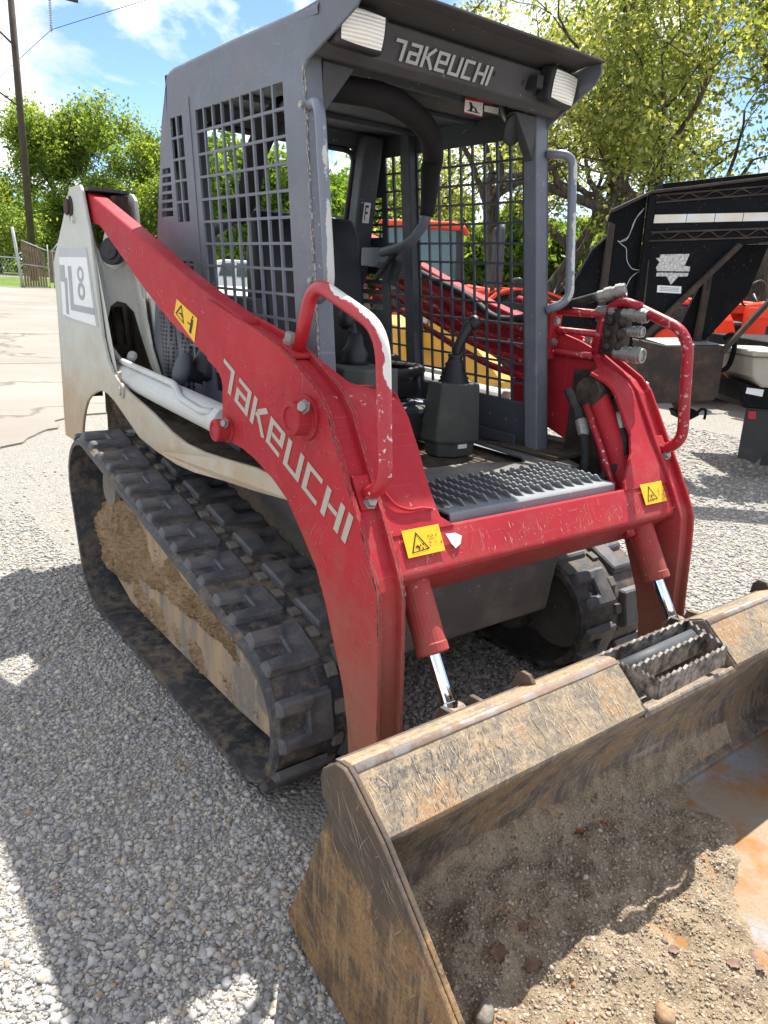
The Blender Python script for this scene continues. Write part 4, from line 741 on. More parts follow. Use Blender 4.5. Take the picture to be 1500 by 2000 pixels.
# paint flaked off along the front corner of the left post
g = G()
for k in range(150):
    z = random.uniform(1.12, 2.0); x = shx(0.436, z); l = random.uniform(.004, .02)*(1.6 if z > 1.8 else 1); w_ = random.uniform(.0012, .0055)
    if random.random() < .5: g.add([(x+.0005-w_*1.2, -0.5007, z), (x+.0005, -0.5007, z), (x+.0005-SH*l, -0.5007, z+l), (x-w_*random.uniform(.2, 1.2), -0.5007, z+l*.8)], [(0, 1, 2, 3)])
    else: g.add([(x+.0008, -0.4998, z), (x+.0008, -0.4998+w_*1.5, z), (x+.0008-SH*l, -0.4998+w_*random.uniform(.3, 1.5), z+l), (x+.0008-SH*l, -0.4998, z+l)], [(0, 1, 2, 3)])
o = g.put('paint_flakes', 'letter_beige', LD); o['kind'] = 'stuff'
# roof
yz = [(-.4995, 2.085), (-.5012, 2.100), (-.496, 2.112), (-.483, 2.119), (-.45, 2.123), (0, 2.130), (.45, 2.123), (.483, 2.119), (.496, 2.112), (.5012, 2.100), (.4995, 2.085)]
xsr = [(-0.532, -0.040), (-0.522, -0.016), (-0.500, -0.005), (-0.46, 0.0), (0.0, 0.004), (0.50, 0.0)]
V = []; F = []
for x, dz_ in xsr:
    for y, z in yz: V.append((x, y, max(2.050, z+dz_)))
n_ = len(yz)
for i in range(len(xsr)-1):
    for j in range(n_-1): F.append((i*n_+j, i*n_+j+1, (i+1)*n_+j+1, (i+1)*n_+j))
g = G(); g.add(V, F); g.put('roof', 'cab_grey', CAB, smooth=True)
g = G(); g.box(-0.54, 0.46, -0.49, 0.49, 2.036, 2.048); g.put('headliner', 'cab_dark', CAB)
g = G(); g.box(0.30, 0.34, -0.49, 0.49, 2.008, 2.036); g.box(0.05, 0.07, -0.49, 0.49, 2.02, 2.036); g.box(-0.30, -0.27, -0.49, 0.49, 2.015, 2.036); g.put('roof_rib', 'cab_dark', CAB, 0.004)
# header, visor brim and cheeks
g = G(); g.prism([(0.445, 2.000), (0.468, 2.000), (0.498, 2.018), (0.528, 2.104), (0.500, 2.120), (0.445, 2.05)], -0.492, 0.492); hd = g.put('header_beam', 'visor_grey', CAB, 0.004)
g = G(); g.add([(0.46, -.44, 2.126), (0.46, .44, 2.126), (0.655, .44, 2.140), (0.672, .40, 2.141), (0.672, -.40, 2.141), (0.655, -.44, 2.140)], [tuple(range(6))]); 
g = G(); g.prism([(0.46, 2.1265), (0.60, 2.142), (0.668, 2.140), (0.668, 2.132), (0.60, 2.134), (0.46, 2.112)], -0.475, 0.475); br = g.put('visor_brim', 'visor_grey', CAB, 0.003)
def cheek(s):
    ck = [(0.36, 2.080), (0.36, 2.108), (0.48, 2.117), (0.600, 2.137), (0.655, 2.132), (0.662, 2.105), (0.640, 2.075), (0.600, 2.055), (0.451, 1.985), (0.430, 1.960)]
    g = G(); g.prism(ck, 0, 1, fn=lambda p, t: (p[0], s*(0.5005-0.008*t-0.026*max(0, (p[0]-0.46)/0.2)), p[1])); g.put('visor_cheek', 'cab_grey', CAB, 0.003)
    g = G(); g.prism([(0.425, 1.99), (0.44, 2.0), (0.50, 2.0), (0.46, 1.88)], s*0.40, s*0.437); 
    g = G(); g.prism([(s*0.437, 1.86), (s*0.437, 2.0), (s*0.33, 2.0)], 0.395, 0.435, 'x'); g.put('post_gusset', 'visor_grey', CAB, 0.003)
both(cheek)
ov = lambda u, v: (0.4995+0.0295*((0.022+0.050*v)/0.086)+0.0022, -0.262+0.0665*u+0.006*v, 2.020+0.050*v+0.002+0.004)
lettering('TaKeUCHI', ov, 0.162).put('maker_lettering', 'letter_grey', hd)
def lamp(c, yaw, pitch, wd, ht):
    o = thing  # noqa
    M = Matrix.Translation(c) @ Matrix.Rotation(yaw, 4, 'Z') @ Matrix.Rotation(pitch, 4, 'Y') @ Matrix.Rotation(math.radians(-3), 4, 'X')
    g = G(); g.prism([(-wd/2-.010, -ht/2-.010), (wd/2+.010, -ht/2-.010), (wd/2+.010, ht/2+.010), (-wd/2-.010, ht/2+.010)], -0.045, 0.012, 'x'); g.v = [tuple(M @ Vector(v)) for v in g.v]; h = g.put('work_lamp', 'black_plastic', CAB, 0.014, seg=3)
    g = G(); nx_, ny_ = 8, 6; V = []
    for j in range(ny_+1):
        for i in range(nx_+1):
            a, b__ = i/nx_*2-1, j/ny_*2-1; V.append((0.0135+0.008*(1-a*a)*(1-b__*b__), a*wd/2*(1-0.05*b__*b__), b__*ht/2*(1-0.05*a*a)))
    g.add(V, [(j*(nx_+1)+i, j*(nx_+1)+i+1, (j+1)*(nx_+1)+i+1, (j+1)*(nx_+1)+i) for j in range(ny_) for i in range(nx_)]); g.v = [tuple(M @ Vector(v)) for v in g.v]; g.put('lamp_lens', 'lens', h, smooth=True)
    g = G(); g.beam((c[0]-.05, c[1], c[2]-.02), (c[0]-.02, c[1], c[2]), .03, .03); g.put('lamp_bracket', 'black_plastic', h, 0.003)
lamp((0.556, -0.400, 2.060), math.radians(-6), math.radians(6), 0.128, 0.080)
lamp((0.560, 0.400, 2.064), math.radians(4), math.radians(6), 0.120, 0.084)
g = G(); g.box(0.50, 0.56, 0.285, 0.315, 2.045, 2.085); g.put('lamp_bracket', 'black_plastic', CAB, 0.004)
# rear wall with window
ysr = [-.49, -.37, -.35, .35, .37, .49]; zsr = [.86, 1.20, 1.22, 1.955, 1.975, 2.05]
g = G(); g.cells(ysr, zsr, lambda i, j: not (1 <= i <= 3 and 1 <= j <= 3) or (i in (1, 3) and j in (1, 3)), lambda y, z, k: (xr(z)+0.012+0.012*k, y, z), 0.012); g.put('rear_wall', 'cab_dark', CAB)
g = G(); g.add([(xr(1.20)+.02, -.37, 1.20), (xr(1.20)+.02, .37, 1.20), (xr(1.975)+.02, .37, 1.975), (xr(1.975)+.02, -.37, 1.975)], [(0, 1, 2, 3)]); g.put('rear_window', 'glass', CAB)
g = G(); L0 = [(-.36, 1.21), (.36, 1.21), (.36, 1.965), (-.36, 1.965)]; P_ = [(xr(z)+.03, y, z) for y, z in L0]; P_ = fillet([tuple((Vector(P_[0])+Vector(P_[1]))/2)]+P_[1:]+[P_[0]]+[tuple((Vector(P_[0])+Vector(P_[1]))/2)], .06, 5); g.tube(P_, .012, 8, cap=False); g.put('window_seal', 'black_plastic', CAB, smooth=True)
for s in (-1, 1):
    g = G(); g.beam((-0.50, s*0.41, 2.03), (-0.575, s*0.405, 1.42), 0.10, 0.07, (1, 0, 0)); g.put('rear_pillar', 'cab_dark', CAB, 0.012)
d_ = Vector((-0.075, -.005, -0.61)).normalized(); nf = Vector((0.99, 0, -0.12)); c0 = Vector((-0.538, 0.394, 1.722))+nf*0.0545; B = lambda u, v: tuple(c0+Vector((0, 1, 0))*(u-.5)*0.036-d_*(v-.5)*0.085)
g = G(); g.add([B(0, 0), B(1, 0), B(1, 1), B(0, 1)], [(0, 1, 2, 3)]); o = g.put('hatch_label', 'decal_white', CAB)
g = G(); fnF = lambda u, v: tuple(Vector(B(0.18+u*0.9, 0.12+v*0.76))+nf*0.001); 
for st in LET['F'][1]: ribbon(g, st, .15, fnF)
g.put('label_letter', 'ink', o)
# overhead restraint bar
full = [(-0.50, -0.37, 1.560), (-0.25, -0.37, 1.612), (-0.140, -0.365, 1.70), (-0.100, -0.36, 1.82), (0.05, -0.36, 1.925), (0.26, -0.345, 1.968), (0.315, -0.25, 1.975), (0.305, -0.09, 1.975), (0.17, 0.16, 1.952), (0.02, 0.33, 1.905), (-0.005, 0.345, 1.84), (0.0, 0.338, 1.70), (-0.02, 0.33, 1.64), (-0.10, 0.318, 1.575), (-0.34, 0.34, 1.538)]
g = G(); sm = smoothline(full, 5); g.tube(sm, .019, 12); rb = g.put('restraint_bar', 'cab_grey', CAB, smooth=True)
g = G(); g.tube(sm[6:22], .038, 14); g.put('foam_pad', 'foam', rb, smooth=True)
g = G(); g.tube(sm[26:57], .040, 14, rr=[.040 if k < 24 else .040-.002*(k-23) for k in range(31)]); g.put('foam_pad', 'foam', rb, smooth=True)
g = G(); g.prism([(-0.40, 1.49), (-0.40, 1.565), (-0.27, 1.565), (-0.27, 1.505), (-0.30, 1.485)], 0.315, 0.365); g.put('pivot_bracket', 'cab_grey', CAB, 0.004); g = G(); g.prism([(-0.56, 1.51), (-0.56, 1.585), (-0.43, 1.585), (-0.43, 1.53)], -0.395, -0.345); g.put('pivot_bracket', 'cab_grey', CAB, 0.004)
g = G(); g.beam((-0.16, 0.33, 1.56), (-0.30, 0.33, 1.44), .02, .02); g.beam((-0.18, 0.35, 1.52), (-0.22, 0.35, 1.42), .035, .03); g.put('gas_strut', 'black_plastic', CAB, 0.003)
# seat
def cushion(name, pts, r_): 
    g = G(); g.prism(pts, -0.235, 0.245); return g.put(name, 'vinyl', st_root, r_, seg=5, smooth=True)
g = G(); g.box(-0.42, 0.10, -0.20, 0.20, 0.84, 0.98); st_root = g.put('operator_seat', 'black_plastic', CAB, 0.02)
cushion('seat_cushion', [(-0.36, 0.97), (0.14, 0.98), (0.17, 1.04), (0.14, 1.10), (-0.30, 1.09), (-0.36, 1.05)], 0.035)
cushion('backrest', [(-0.40, 1.05), (-0.24, 1.06), (-0.235, 1.25), (-0.27, 1.45), (-0.31, 1.60), (-0.36, 1.675), (-0.41, 1.66), (-0.43, 1.50)], 0.05)
g = G(); g.prism([(-0.30, 1.30), (-0.285, 1.36), (-0.255, 1.36), (-0.25, 1.30)], -0.05, 0.05); 
g = G(); g.add([(-0.236, -.185, 1.395), (-0.236, -.135, 1.395), (-0.242, -.135, 1.42), (-0.242, -.185, 1.42)], [(0, 1, 2, 3)]); 
g = G(); g.box(-0.20, -0.08, 0.26, 0.31, 1.07, 1.14); g.put('seatbelt_buckle', 'black_plastic', st_root, 0.008)
g = G(); g.box(-0.17, -0.13, 0.312, 0.318, 1.09, 1.13); g.put('buckle_button', 'reflector_red', st_root)
# consoles and levers
def console(name, x0, x1, y0, y1, z0, z1, parent):
    cx, cy = (x0+x1)/2, (y0+y1)/2; q = lambda f, z: [(cx+(x-cx)*f, cy+(y-cy)*f, z) for x, y in ((x0, y0), (x1-.045, y0), (x1, y0+.06), (x1, y1), (x0, y1))]
    A = q(0.80, z0); A2 = q(0.86, z0+.05); A3 = q(1.0, z0+.06); Bq = q(0.86, z1); g = G(); n_ = 5; V = A+A2+A3+Bq
    g.add(V, [tuple(range(5)), tuple(range(19, 14, -1))]+[(r_*5+i, r_*5+(i+1) % 5, (r_+1)*5+(i+1) % 5, (r_+1)*5+i) for r_ in range(3) for i in range(5)]); return g.put(name, 'console', parent, 0.006)
cn = console('control_console', 0.30, 0.435, 0.125, 0.305, 0.815, 1.090, CAB)
g = G(); V0 = (0.365, 0.215, 1.085); g.lathe(V0, (0.02, -0.04, 1), [(0, .058), (.008, .058), (.014, .050), (.022, .054), (.029, .045), (.037, .049), (.044, .039), (.052, .043), (.060, .034), (.070, .037), (.080, .028), (.092, .025), (.104, .029), (.110, .017)], 20); g.put('lever_boot', 'vinyl', cn, smooth=True)
g = G(); g.tube(smoothline([(0.368, 0.212, 1.18), (0.372, 0.216, 1.215), (0.380, 0.232, 1.262), (0.388, 0.252, 1.302)], 5), .018, 14, rr=[.016+.005*k/15 for k in range(16)]); g.lathe((0.390, 0.255, 1.296), (0.25, 0.55, 0.55), [(-.012, .018), (0, .026), (.022, .027), (.034, .020), (.038, 0)], 16); g.put('joystick', 'vinyl', cn, smooth=True)
g = G(); g.add([(0.4275, .205, .850), (0.4275, .250, .850), (0.4275, .250, .866), (0.4275, .205, .866)], [(0, 1, 2, 3)]); g.put('console_label', 'decal_white', cn)
cn = console('control_console', 0.42, 0.60, -0.42, -0.215, 0.83, 1.175, CAB)
g = G(); g.lathe((0.45, -0.30, 1.17), (0, 0, 1), [(0, .05), (.02, .04), (.04, .045), (.06, .03), (.1, .018)], 16); g.tube([(0.45, -0.30, 1.25), (0.40, -0.29, 1.30)], .016, 10); g.lathe((0.40, -0.30, 1.29), (0, 0, 1), [(-.012, .012), (0, .026), (.03, .03), (.045, .02), (.05, 0)], 16); g.put('joystick', 'vinyl', cn, smooth=True)
g = G(); g.tube(fillet([(-0.05, 0.24, 1.10), (0.18, 0.24, 1.11), (0.22, 0.05, 1.10), (0.20, -0.1, 1.09)], .08, 6), .02, 10); g.put('arm_rest', 'vinyl', CAB, smooth=True)
g = G(); g.tube(fillet([(0.22, 0.08, 1.00), (0.30, 0.09, 1.015), (0.315, 0.14, 1.01), (0.25, 0.15, 1.0)], .03, 4), .011, 8); g.put('seat_lever', 'chrome', CAB, smooth=True)
g = G(); g.prism([(-0.30, 0.84), (0.22, 0.84), (0.22, 0.97), (-0.30, 0.99)], -0.26, 0.30); g.put('seat_box', 'cab_dark', CAB, 0.02)
# floor, sill and step
g = G(); g.box(-0.55, 0.72, -0.45, 0.45, 0.795, 0.812); g.put('cab_floor', 'deck_dirt', CAB)
g = G(); g.prism([(0.60, -0.42), (0.60, 0.10), (0.68, 0.30), (0.60, 0.36), (0.20, 0.40), (0.20, 0.50), (0.70, 0.50), (0.80, 0.455), (0.82, 0.40), (0.76, -0.42)], 0.835, 0.848, 'z'); g.put('floor_sill', 'chassis_dust', CAB, 0.004)
g = G(); g.box(0.10, 0.50, 0.425, 0.437, 0.86, 0.90); g.put('sill_rail', 'cab_dark', CAB, 0.003)
g = G(); g.prism([(0.735, 0.838), (0.735, 0.846), (1.008, 0.846), (1.014, 0.842), (1.018, 0.818), (1.012, 0.818), (1.006, 0.838)], -0.362, 0.362); sp_ = g.put('step_plate', 'step_metal', LD, 0.002, label='serrated grey steel entry step')
teeth = [(0.752, 0.846)]
for k in range(8): x = 0.755+k*0.028; teeth += [(x, 0.862), (x+.006, 0.868), (x+.016, 0.868), (x+.021, 0.862)]
teeth += [(0.985, 0.846)]
tm = G(); tm.prism(teeth, -0.0022, 0.0022); tmesh = tm.mesh('step_ridge'); tmesh.materials.append(MATS['step_ridge'] if 'step_ridge' in MATS else MATS['step_metal'])
for k in range(15):
    o = bpy.data.objects.new('step_ridge', tmesh); COL.objects.link(o); o.parent = sp_; o.location = (0, -0.325+k*0.0470, 0); o.rotation_euler = (math.radians(24), 0, 0); o.location.z = 0.846-0.846*math.cos(math.radians(24)); o.location.y += 0.846*math.sin(math.radians(24))
g = G(); dome_bolt(g, (0.965, -0.33, 0.846), (0, 0, 1), .016, .008); g.put('bolt', 'steel', sp_)
# mirror and stickers under the header
g = G(); g.lathe((0.392, 0.355, 1.955), (0.95, 0.15, -0.28), [(0, .02), (.008, .050), (.016, .052), (.02, .046), (.021, 0)], 24); mi = g.put('mirror', 'black_plastic', CAB, smooth=False)
g = G(); g.tube([(0.36, 0.33, 2.03), (0.375, 0.335, 1.99), (0.388, 0.35, 1.965)], .007, 8); g.tube([(0.36, 0.37, 1.99), (0.39, 0.36, 1.97)], .010, 8); g.put('mirror_arm', 'steel', mi, smooth=True)
g = G(); g.add([(0.352, 0.172, 1.978), (0.352, 0.255, 1.982), (0.352, 0.255, 2.028), (0.352, 0.172, 2.024)], [(0, 1, 2, 3)]); o = g.put('safety_label', 'decal_white', CAB)
g = G(); g.add([(0.353, 0.172, 2.018), (0.353, 0.300, 2.024), (0.353, 0.300, 2.031), (0.353, 0.172, 2.025)], [(0, 1, 2, 3)]); ribbon(g, [(0, 0), (1, 0)], .5, lambda u, v: (0.353, 0.172+0.083*u, 1.980+0.008*v)); g.put('label_stripe', 'reflector_red', o)
g = G(); Bm = lambda u, v: (0.3535, 0.178+u*0.07, 1.985+v*0.032); ribbon(g, [(.25, .9), (.35, .5), (.3, .1)], .16, Bm); ribbon(g, [(.35, .6), (.6, .45), (.7, .15)], .12, Bm); ribbon(g, [(.1, .1), (.9, .1)], .1, Bm); g.put('pictogram', 'ink', o)
g = G(); g.add([(0.352, 0.262, 1.998), (0.352, 0.330, 2.0), (0.352, 0.330, 2.020), (0.352, 0.262, 2.016)], [(0, 1, 2, 3)]); g.put('safety_label', 'decal_white', CAB)
# ---- auxiliary hydraulics on the right arm
g = G(); g.box(0.715, 0.775, 0.585, 0.665, 1.225, 1.385); g.box(0.70, 0.79, 0.60, 0.65, 1.25, 1.30); g.box(0.70, 0.79, 0.60, 0.65, 1.33, 1.37)
for z in (1.255, 1.30, 1.345): g.lathe((0.775, 0.60, z), (1, 0, 0), [(0, .02), (.012, .022), (.02, .016), (.028, .016)], 8); g.lathe((0.745, 0.585, z), (0, -1, 0), [(0, .016), (.012, .018), (.022, .012)], 8)
cbk = g.put('valve_block', 'grease', LD, 0.006)
cp = [(0, .012), (.01, .020), (.030, .020), (.031, .025), (.052, .025), (.053, .022), (.064, .022), (.065, .027), (.082, .027), (.083, .024), (.092, .024), (.0925, .018), (.088, .017), (.088, 0)]
for c, d, k in (((0.665, 0.585, 1.418), (0.75, 0.35, 0.26), 1.05), ((0.665, 0.60, 1.372), (1, 0.05, 0.03), .9), ((0.770, 0.60, 1.372), (1, 0.15, -0.06), 1.0), ((0.775, 0.615, 1.312), (1, 0.1, 0.02), .8), ((0.760, 0.600, 1.235), (1, 0.1, 0.0), 1.15)):
    g = G(); g.lathe(c, d, [(t*k*1.1, r_*k*0.92) for t, r_ in cp], 18); g.put('hose_coupler', 'steel', cbk)
g = G(); g.tube(fillet([(0.69, 0.60, 1.20), (0.70, 0.60, 1.36), (0.76, 0.60, 1.415), (0.84, 0.61, 1.395)], .06, 5), .016, 12); g.put('coupler_guard', 'red_pipe', cbk, smooth=True)
g = G()
for z, r_ in ((1.362, .015), (1.292, .013), (1.212, .015)): g.tube([(0.30, 0.585, z+.03), (0.50, 0.588, z), (0.715, 0.60, z)], r_, 10)
g.put('aux_pipes', 'red_pipe', LD, smooth=True)
g = G(); g.prism([(0.482, 1.18), (0.482, 1.395), (0.508, 1.395), (0.508, 1.18)], 0.55, 0.612); cl_ = g.put('pipe_clamp', 'red', LD, 0.008)
g = G(); dome_bolt(g, (0.509, 0.575, 1.325), (1, 0, 0), .013); dome_bolt(g, (0.509, 0.575, 1.248), (1, 0, 0), .013); g.put('bolt', 'steel', cl_)
g = G()
for k in range(4): y = 0.588-.012*k; z_ = -0.035-0.048*k; g.tube(smoothline([(-0.86, y, 1.62+z_), (-0.30, y, 1.45+z_), (0.10, y-.01, 1.335+z_), (0.30, y-.005, 1.30+z_*1.2+.03), (0.48, y, 1.28+z_)], 4), .014, 8)
g.put('arm_pipes', 'red_pipe', LD, smooth=True)
g = G(); g.tube(smoothline([(-0.75, 0.575, 1.615), (-0.30, 0.572, 1.475), (0.02, 0.57, 1.39), (0.20, 0.565, 1.315), (0.36, 0.56, 1.325), (0.50, 0.57, 1.372), (0.60, 0.58, 1.40), (0.67, 0.585, 1.42)], 5), .0165, 10); g.put('aux_hose', 'hose', LD, smooth=True)

# ---- bucket ---------------------------------------------------------------------------
BW = 0.96
sideo = [(1.437, 0.552), (1.463, 0.539), (1.563, 0.472), (1.667, 0.375), (1.785, 0.262), (2.04, 0.02), (2.10, -0.04), (2.05, -0.062), (1.483, -0.058), (1.385, -0.040), (1.299, -0.016), (1.234, 0.017), (1.229, 0.034), (1.260, 0.097), (1.308, 0.219), (1.360, 0.362), (1.385, 0.411), (1.370, 0.444), (1.358, 0.485), (1.365, 0.513), (1.385, 0.528), (1.41, 0.548)]
lipP = [(1.385, 0.532), (1.422, 0.549), (1.436, 0.549), (1.447, 0.543), (1.548, 0.460), (1.545, 0.448)]
shell = [(1.546, 0.446), (1.50, 0.385), (1.455, 0.31), (1.415, 0.22), (1.398, 0.14), (1.41, 0.06), (1.45, 0.012), (1.52, -0.012), (1.80, -0.028), (2.09, -0.046)]
back = [(1.388, 0.530), (1.386, 0.44), (1.362, 0.362), (1.310, 0.219), (1.262, 0.097), (1.232, 0.03), (1.262, -0.008), (1.385, -0.040), (1.52, -0.056), (2.05, -0.062)]
shs = smoothline(shell, 4); ks = [i for i, p in enumerate(shs) if p[0] < 1.47 and p[1] < 0.03][-1]; g = G(); g.sheet(shs[:ks+1], -BW, BW, 0.010); BK = g.put('bucket', 'bucket_in', LD, smooth=True, label='wide worn steel bucket, rusty and scratched')
g = G(); g.sheet(shs[ks:], -BW, BW, 0.010); g.put('bucket_floor', 'bucket_floor', BK, smooth=True)
g = G(); g.sheet(back, BW, -BW, 0.010); g.put('bucket_back', 'bucket_out', BK)
for y0, y1 in ((-BW, -0.150), (0.285, BW)):
    g = G(); g.sheet(lipP, y0, y1, 0.012); g.put('bucket_lip', 'bucket_lip', BK, 0.004)
g = G(); g.sheet([(1.385, 0.430), (1.47, 0.425), (1.546, 0.448)], -0.150, 0.285, 0.012); g.put('lip_notch', 'bucket_in', BK)
for y in (-0.150, 0.285):
    g = G(); g.prism([(1.385, 0.525), (1.432, 0.548), (1.546, 0.455), (1.540, 0.430), (1.385, 0.425)], y-0.005, y+0.005); g.put('notch_gusset', 'bucket_in', BK, 0.002)
for s in (-1, 1):
    g = G(); g.prism(sideo, s*BW, s*(BW+0.012)); g.put('bucket_side', 'bucket_out', BK, 0.003)
    st = [(1.437, 0.552), (1.463, 0.539), (1.563, 0.472), (1.667, 0.375), (1.785, 0.262), (2.04, 0.02), (2.06, -0.03), (1.92, -0.03), (1.701, 0.181), (1.654, 0.218), (1.555, 0.285), (1.466, 0.358), (1.399, 0.425), (1.370, 0.450), (1.360, 0.485), (1.366, 0.511), (1.385, 0.527), (1.41, 0.547)]
    g = G(); g.prism(st, s*(BW+0.0125), s*(BW+0.024)); g.put('side_cutter', 'bucket_out', BK, 0.004)
# serrated step let into the lip
q = [(1.385, -0.135, 0.530), (1.552, -0.120, 0.535), (1.545, 0.205, 0.535), (1.388, 0.268, 0.532)]
def serr(a, b_, h=0.055, n=22):
    a = Vector(a); b_ = Vector(b_); d = b_-a; nrm = d.cross(Vector((0, 0, 1))).normalized()*0.004; top = []
    for k in range(n+1):
        t = k/n; top.append((a+d*t, 0.006 if k % 2 else -0.003))
    V = []
    for s_ in (-1, 1):
        for p, e in top: V.append(tuple(p+nrm*s_+Vector((0, 0, e))))
        for p, e in top: V.append(tuple(p+nrm*s_+Vector((0, 0, -h))))
    m = n+1; F = []
    for k in range(n):
        F += [(k, k+1, m+k+1, m+k), (2*m+k, 3*m+k, 3*m+k+1, 2*m+k+1), (k, 2*m+k, 2*m+k+1, k+1), (m+k, m+k+1, 3*m+k+1, 3*m+k)]
    F += [(0, m, 3*m, 2*m), (n, 2*m+n, 3*m+n, m+n)]; g = G(); g.add(V, F); return g
b = NB('step_edge'); base = b.mix(b.ramp(b.noise(30, 6, 0.7), 0.4, 0.65), (0.05, 0.042, 0.036), (0.34, 0.31, 0.27)); b.col(base); b.set(0.5, 0.3); b.done('step_edge')
for a, c in ((q[0], q[1]), (q[1], q[2]), (q[0], q[3]), ((1.475, -0.127, 0.533), (1.468, 0.235, 0.534))): serr(a, c, n=24).put('step_bar', 'step_edge', BK)
serr(q[2], q[3], n=12).put('step_bar', 'step_edge', BK)
g = G(); g.tube([(1.430, -0.128, 0.495), (1.426, 0.25, 0.497)], .026, 14); g.put('step_tube', 'cab_dark', BK, smooth=True)
for y in (-0.42, 0.72):
    g = G(); g.prism([(-.032, -.03), (-.028, .006), (-.012, .022), (.012, .022), (.028, .006), (.032, -.03)], -0.006, 0.006, fn=lambda p, t: (1.382+p[0], y+t, 0.540+p[1])); g.put('bucket_hook', 'bucket_out', BK, 0.002)
for y in (-0.55, -0.45, 0.45, 0.55):
    g = G(); g.prism([(1.20, 0.34), (1.24, 0.44), (1.36, 0.45), (1.36, 0.10), (1.26, 0.08), (1.10, 0.16), (1.10, 0.24)], y-0.008, y+0.008); g.put('bucket_ear', 'bucket_out', BK, 0.003)

# ---- fine wear: scratches and flaked edges as thin marks lying on the paint ----
def marks(name, mat, parent, fn, n, u0, u1, v0, v1, lmin, lmax, wmin, wmax, angs, inside=None, seed=1, curve=0.25):
    R_ = random.Random(seed); g = G(); k = 0; tries = 0
    while k < n and tries < n*20:
        tries += 1; u, v = R_.uniform(u0, u1), R_.uniform(v0, v1); a = R_.choice(angs)+R_.gauss(0, 0.22); L_ = lmin+(lmax-lmin)*R_.random()**2.5; c = R_.gauss(0, curve); pts = []
        for i in range(6): t = i/5; a2 = a+c*t; pts.append((u+L_*t*math.cos(a2), v+L_*t*math.sin(a2)))
        if inside and not all(inside(*p) for p in pts): continue
        w_ = R_.uniform(wmin, wmax); n_ = len(pts); L1 = []; L2 = []
        for i, p in enumerate(pts): q = pts[min(n_-1, i+1)]; r_ = pts[max(0, i-1)]; d = (q[0]-r_[0], q[1]-r_[1]); l = math.hypot(*d) or 1; ww = w_*math.sin(math.pi*(i+.35)/(n_-.3)); L1.append(fn(p[0]-d[1]/l*ww, p[1]+d[0]/l*ww)); L2.append(fn(p[0]+d[1]/l*ww, p[1]-d[0]/l*ww))
        g.add(L1+L2, [(i, i+1, n_+i+1, n_+i) for i in range(n_-1)]); k += 1
    o = g.put(name, mat, parent); o['kind'] = 'stuff'; return o
def inpoly(poly):
    def f(x, y):
        c = False; j = len(poly)-1
        for i in range(len(poly)):
            if (poly[i][1] > y) != (poly[j][1] > y) and x < (poly[j][0]-poly[i][0])*(y-poly[i][1])/(poly[j][1]-poly[i][1]+1e-12)+poly[i][0]: c = not c
            j = i
        return c
    return f
def flat(key, c, rough=0.6): b = NB(key); b.col(b.mix(b.ramp(b.noise(40, 4, 0.7), 0.35, 0.65), tuple(x*0.7 for x in c), c)); b.set(rough); b.done(key)
flat('mark_pink', (0.56, 0.20, 0.19)); flat('mark_dark', (0.15, 0.035, 0.03)); flat('mark_tan', (0.50, 0.40, 0.27)); flat('mark_brown', (0.13, 0.075, 0.04)); flat('mark_grey', (0.34, 0.34, 0.35)); flat('edge_rust', (0.24, 0.13, 0.085)); flat('mark_black', (0.10, 0.105, 0.11))
armp = inpoly(FR+LO); arm_o = bpy.data.objects['loader_arm']
marks('arm_scratches', 'mark_pink', arm_o, lambda u, v: (u, -0.6861, v), 80, 0.3, 1.16, 0.25, 1.32, .01, .10, .0002, .0007, (0.6, 1.2, 2.2, -0.5), armp, 4)
marks('arm_scratches', 'mark_dark', arm_o, lambda u, v: (u, -0.68605, v), 35, 0.3, 1.16, 0.25, 1.32, .02, .14, .0002, .0006, (0.9, 1.7, 2.4), armp, 5, 0.3)
marks('tube_scratches', 'mark_pink', arm_o, lambda u, v: (u, -0.6648, v), 50, -0.8, 0.2, 1.2, 1.6, .01, .07, .0003, .0009, (-0.3, 0.9, 2.0), inpoly([(-0.80, 1.64), (-0.146, 1.435), (0.18, 1.345), (0.18, 1.17), (-0.14, 1.27), (-0.80, 1.57)]), 6)
cm_o = bpy.data.objects['cross_member']
marks('cross_scratches', 'mark_pink', cm_o, lambda u, v: tuple(np.array(surf(u, v))+np.array([.0026, 0, .0018])), 95, -0.58, 0.58, 0.748, 0.825, .006, .06, .0003, .0009, (1.3, 1.57, 1.8, 0.15), lambda u, v: .745 < v < .828, 7, 0.1)
marks('cross_scratches', 'mark_tan', cm_o, lambda u, v: tuple(np.array(surf(u, v))+np.array([.0028, 0, .0019])), 24, -0.35, 0.42, 0.748, 0.80, .006, .025, .0004, .0012, (1.4, 1.7), lambda u, v: .745 < v < .82, 8, 0.1)
lipfn = lambda u, v: (1.447+(1.548-1.447)*v+.0011*.63, u, 0.543+(0.460-0.543)*v+.0011*.77)
lipin = lambda u, v: (-0.955 < u < -0.155 or 0.29 < u < 0.955) and 0.04 < v < 0.97
def lipf2(u, v): return lipfn(u, v/0.131)
lipin2 = lambda u, v: lipin(u, v/0.131)
lip_o = bpy.data.objects['bucket_lip']
marks('lip_scratches', 'mark_brown', lip_o, lipf2, 45, -0.955, 0.955, 0.005, 0.127, .02, .16, .0002, .0008, (0.25, 1.2, 1.9, 1.5), lipin2, 9, 0.15)
marks('lip_scratches', 'mark_tan', lip_o, lambda u, v: tuple(np.array(lipf2(u, v))+np.array([.0004, 0, .0004])), 520, -0.955, 0.955, 0.005, 0.127, .006, .05, .0002, .0009, (1.4, 1.57, 1.7), lipin2, 10, 0.1)
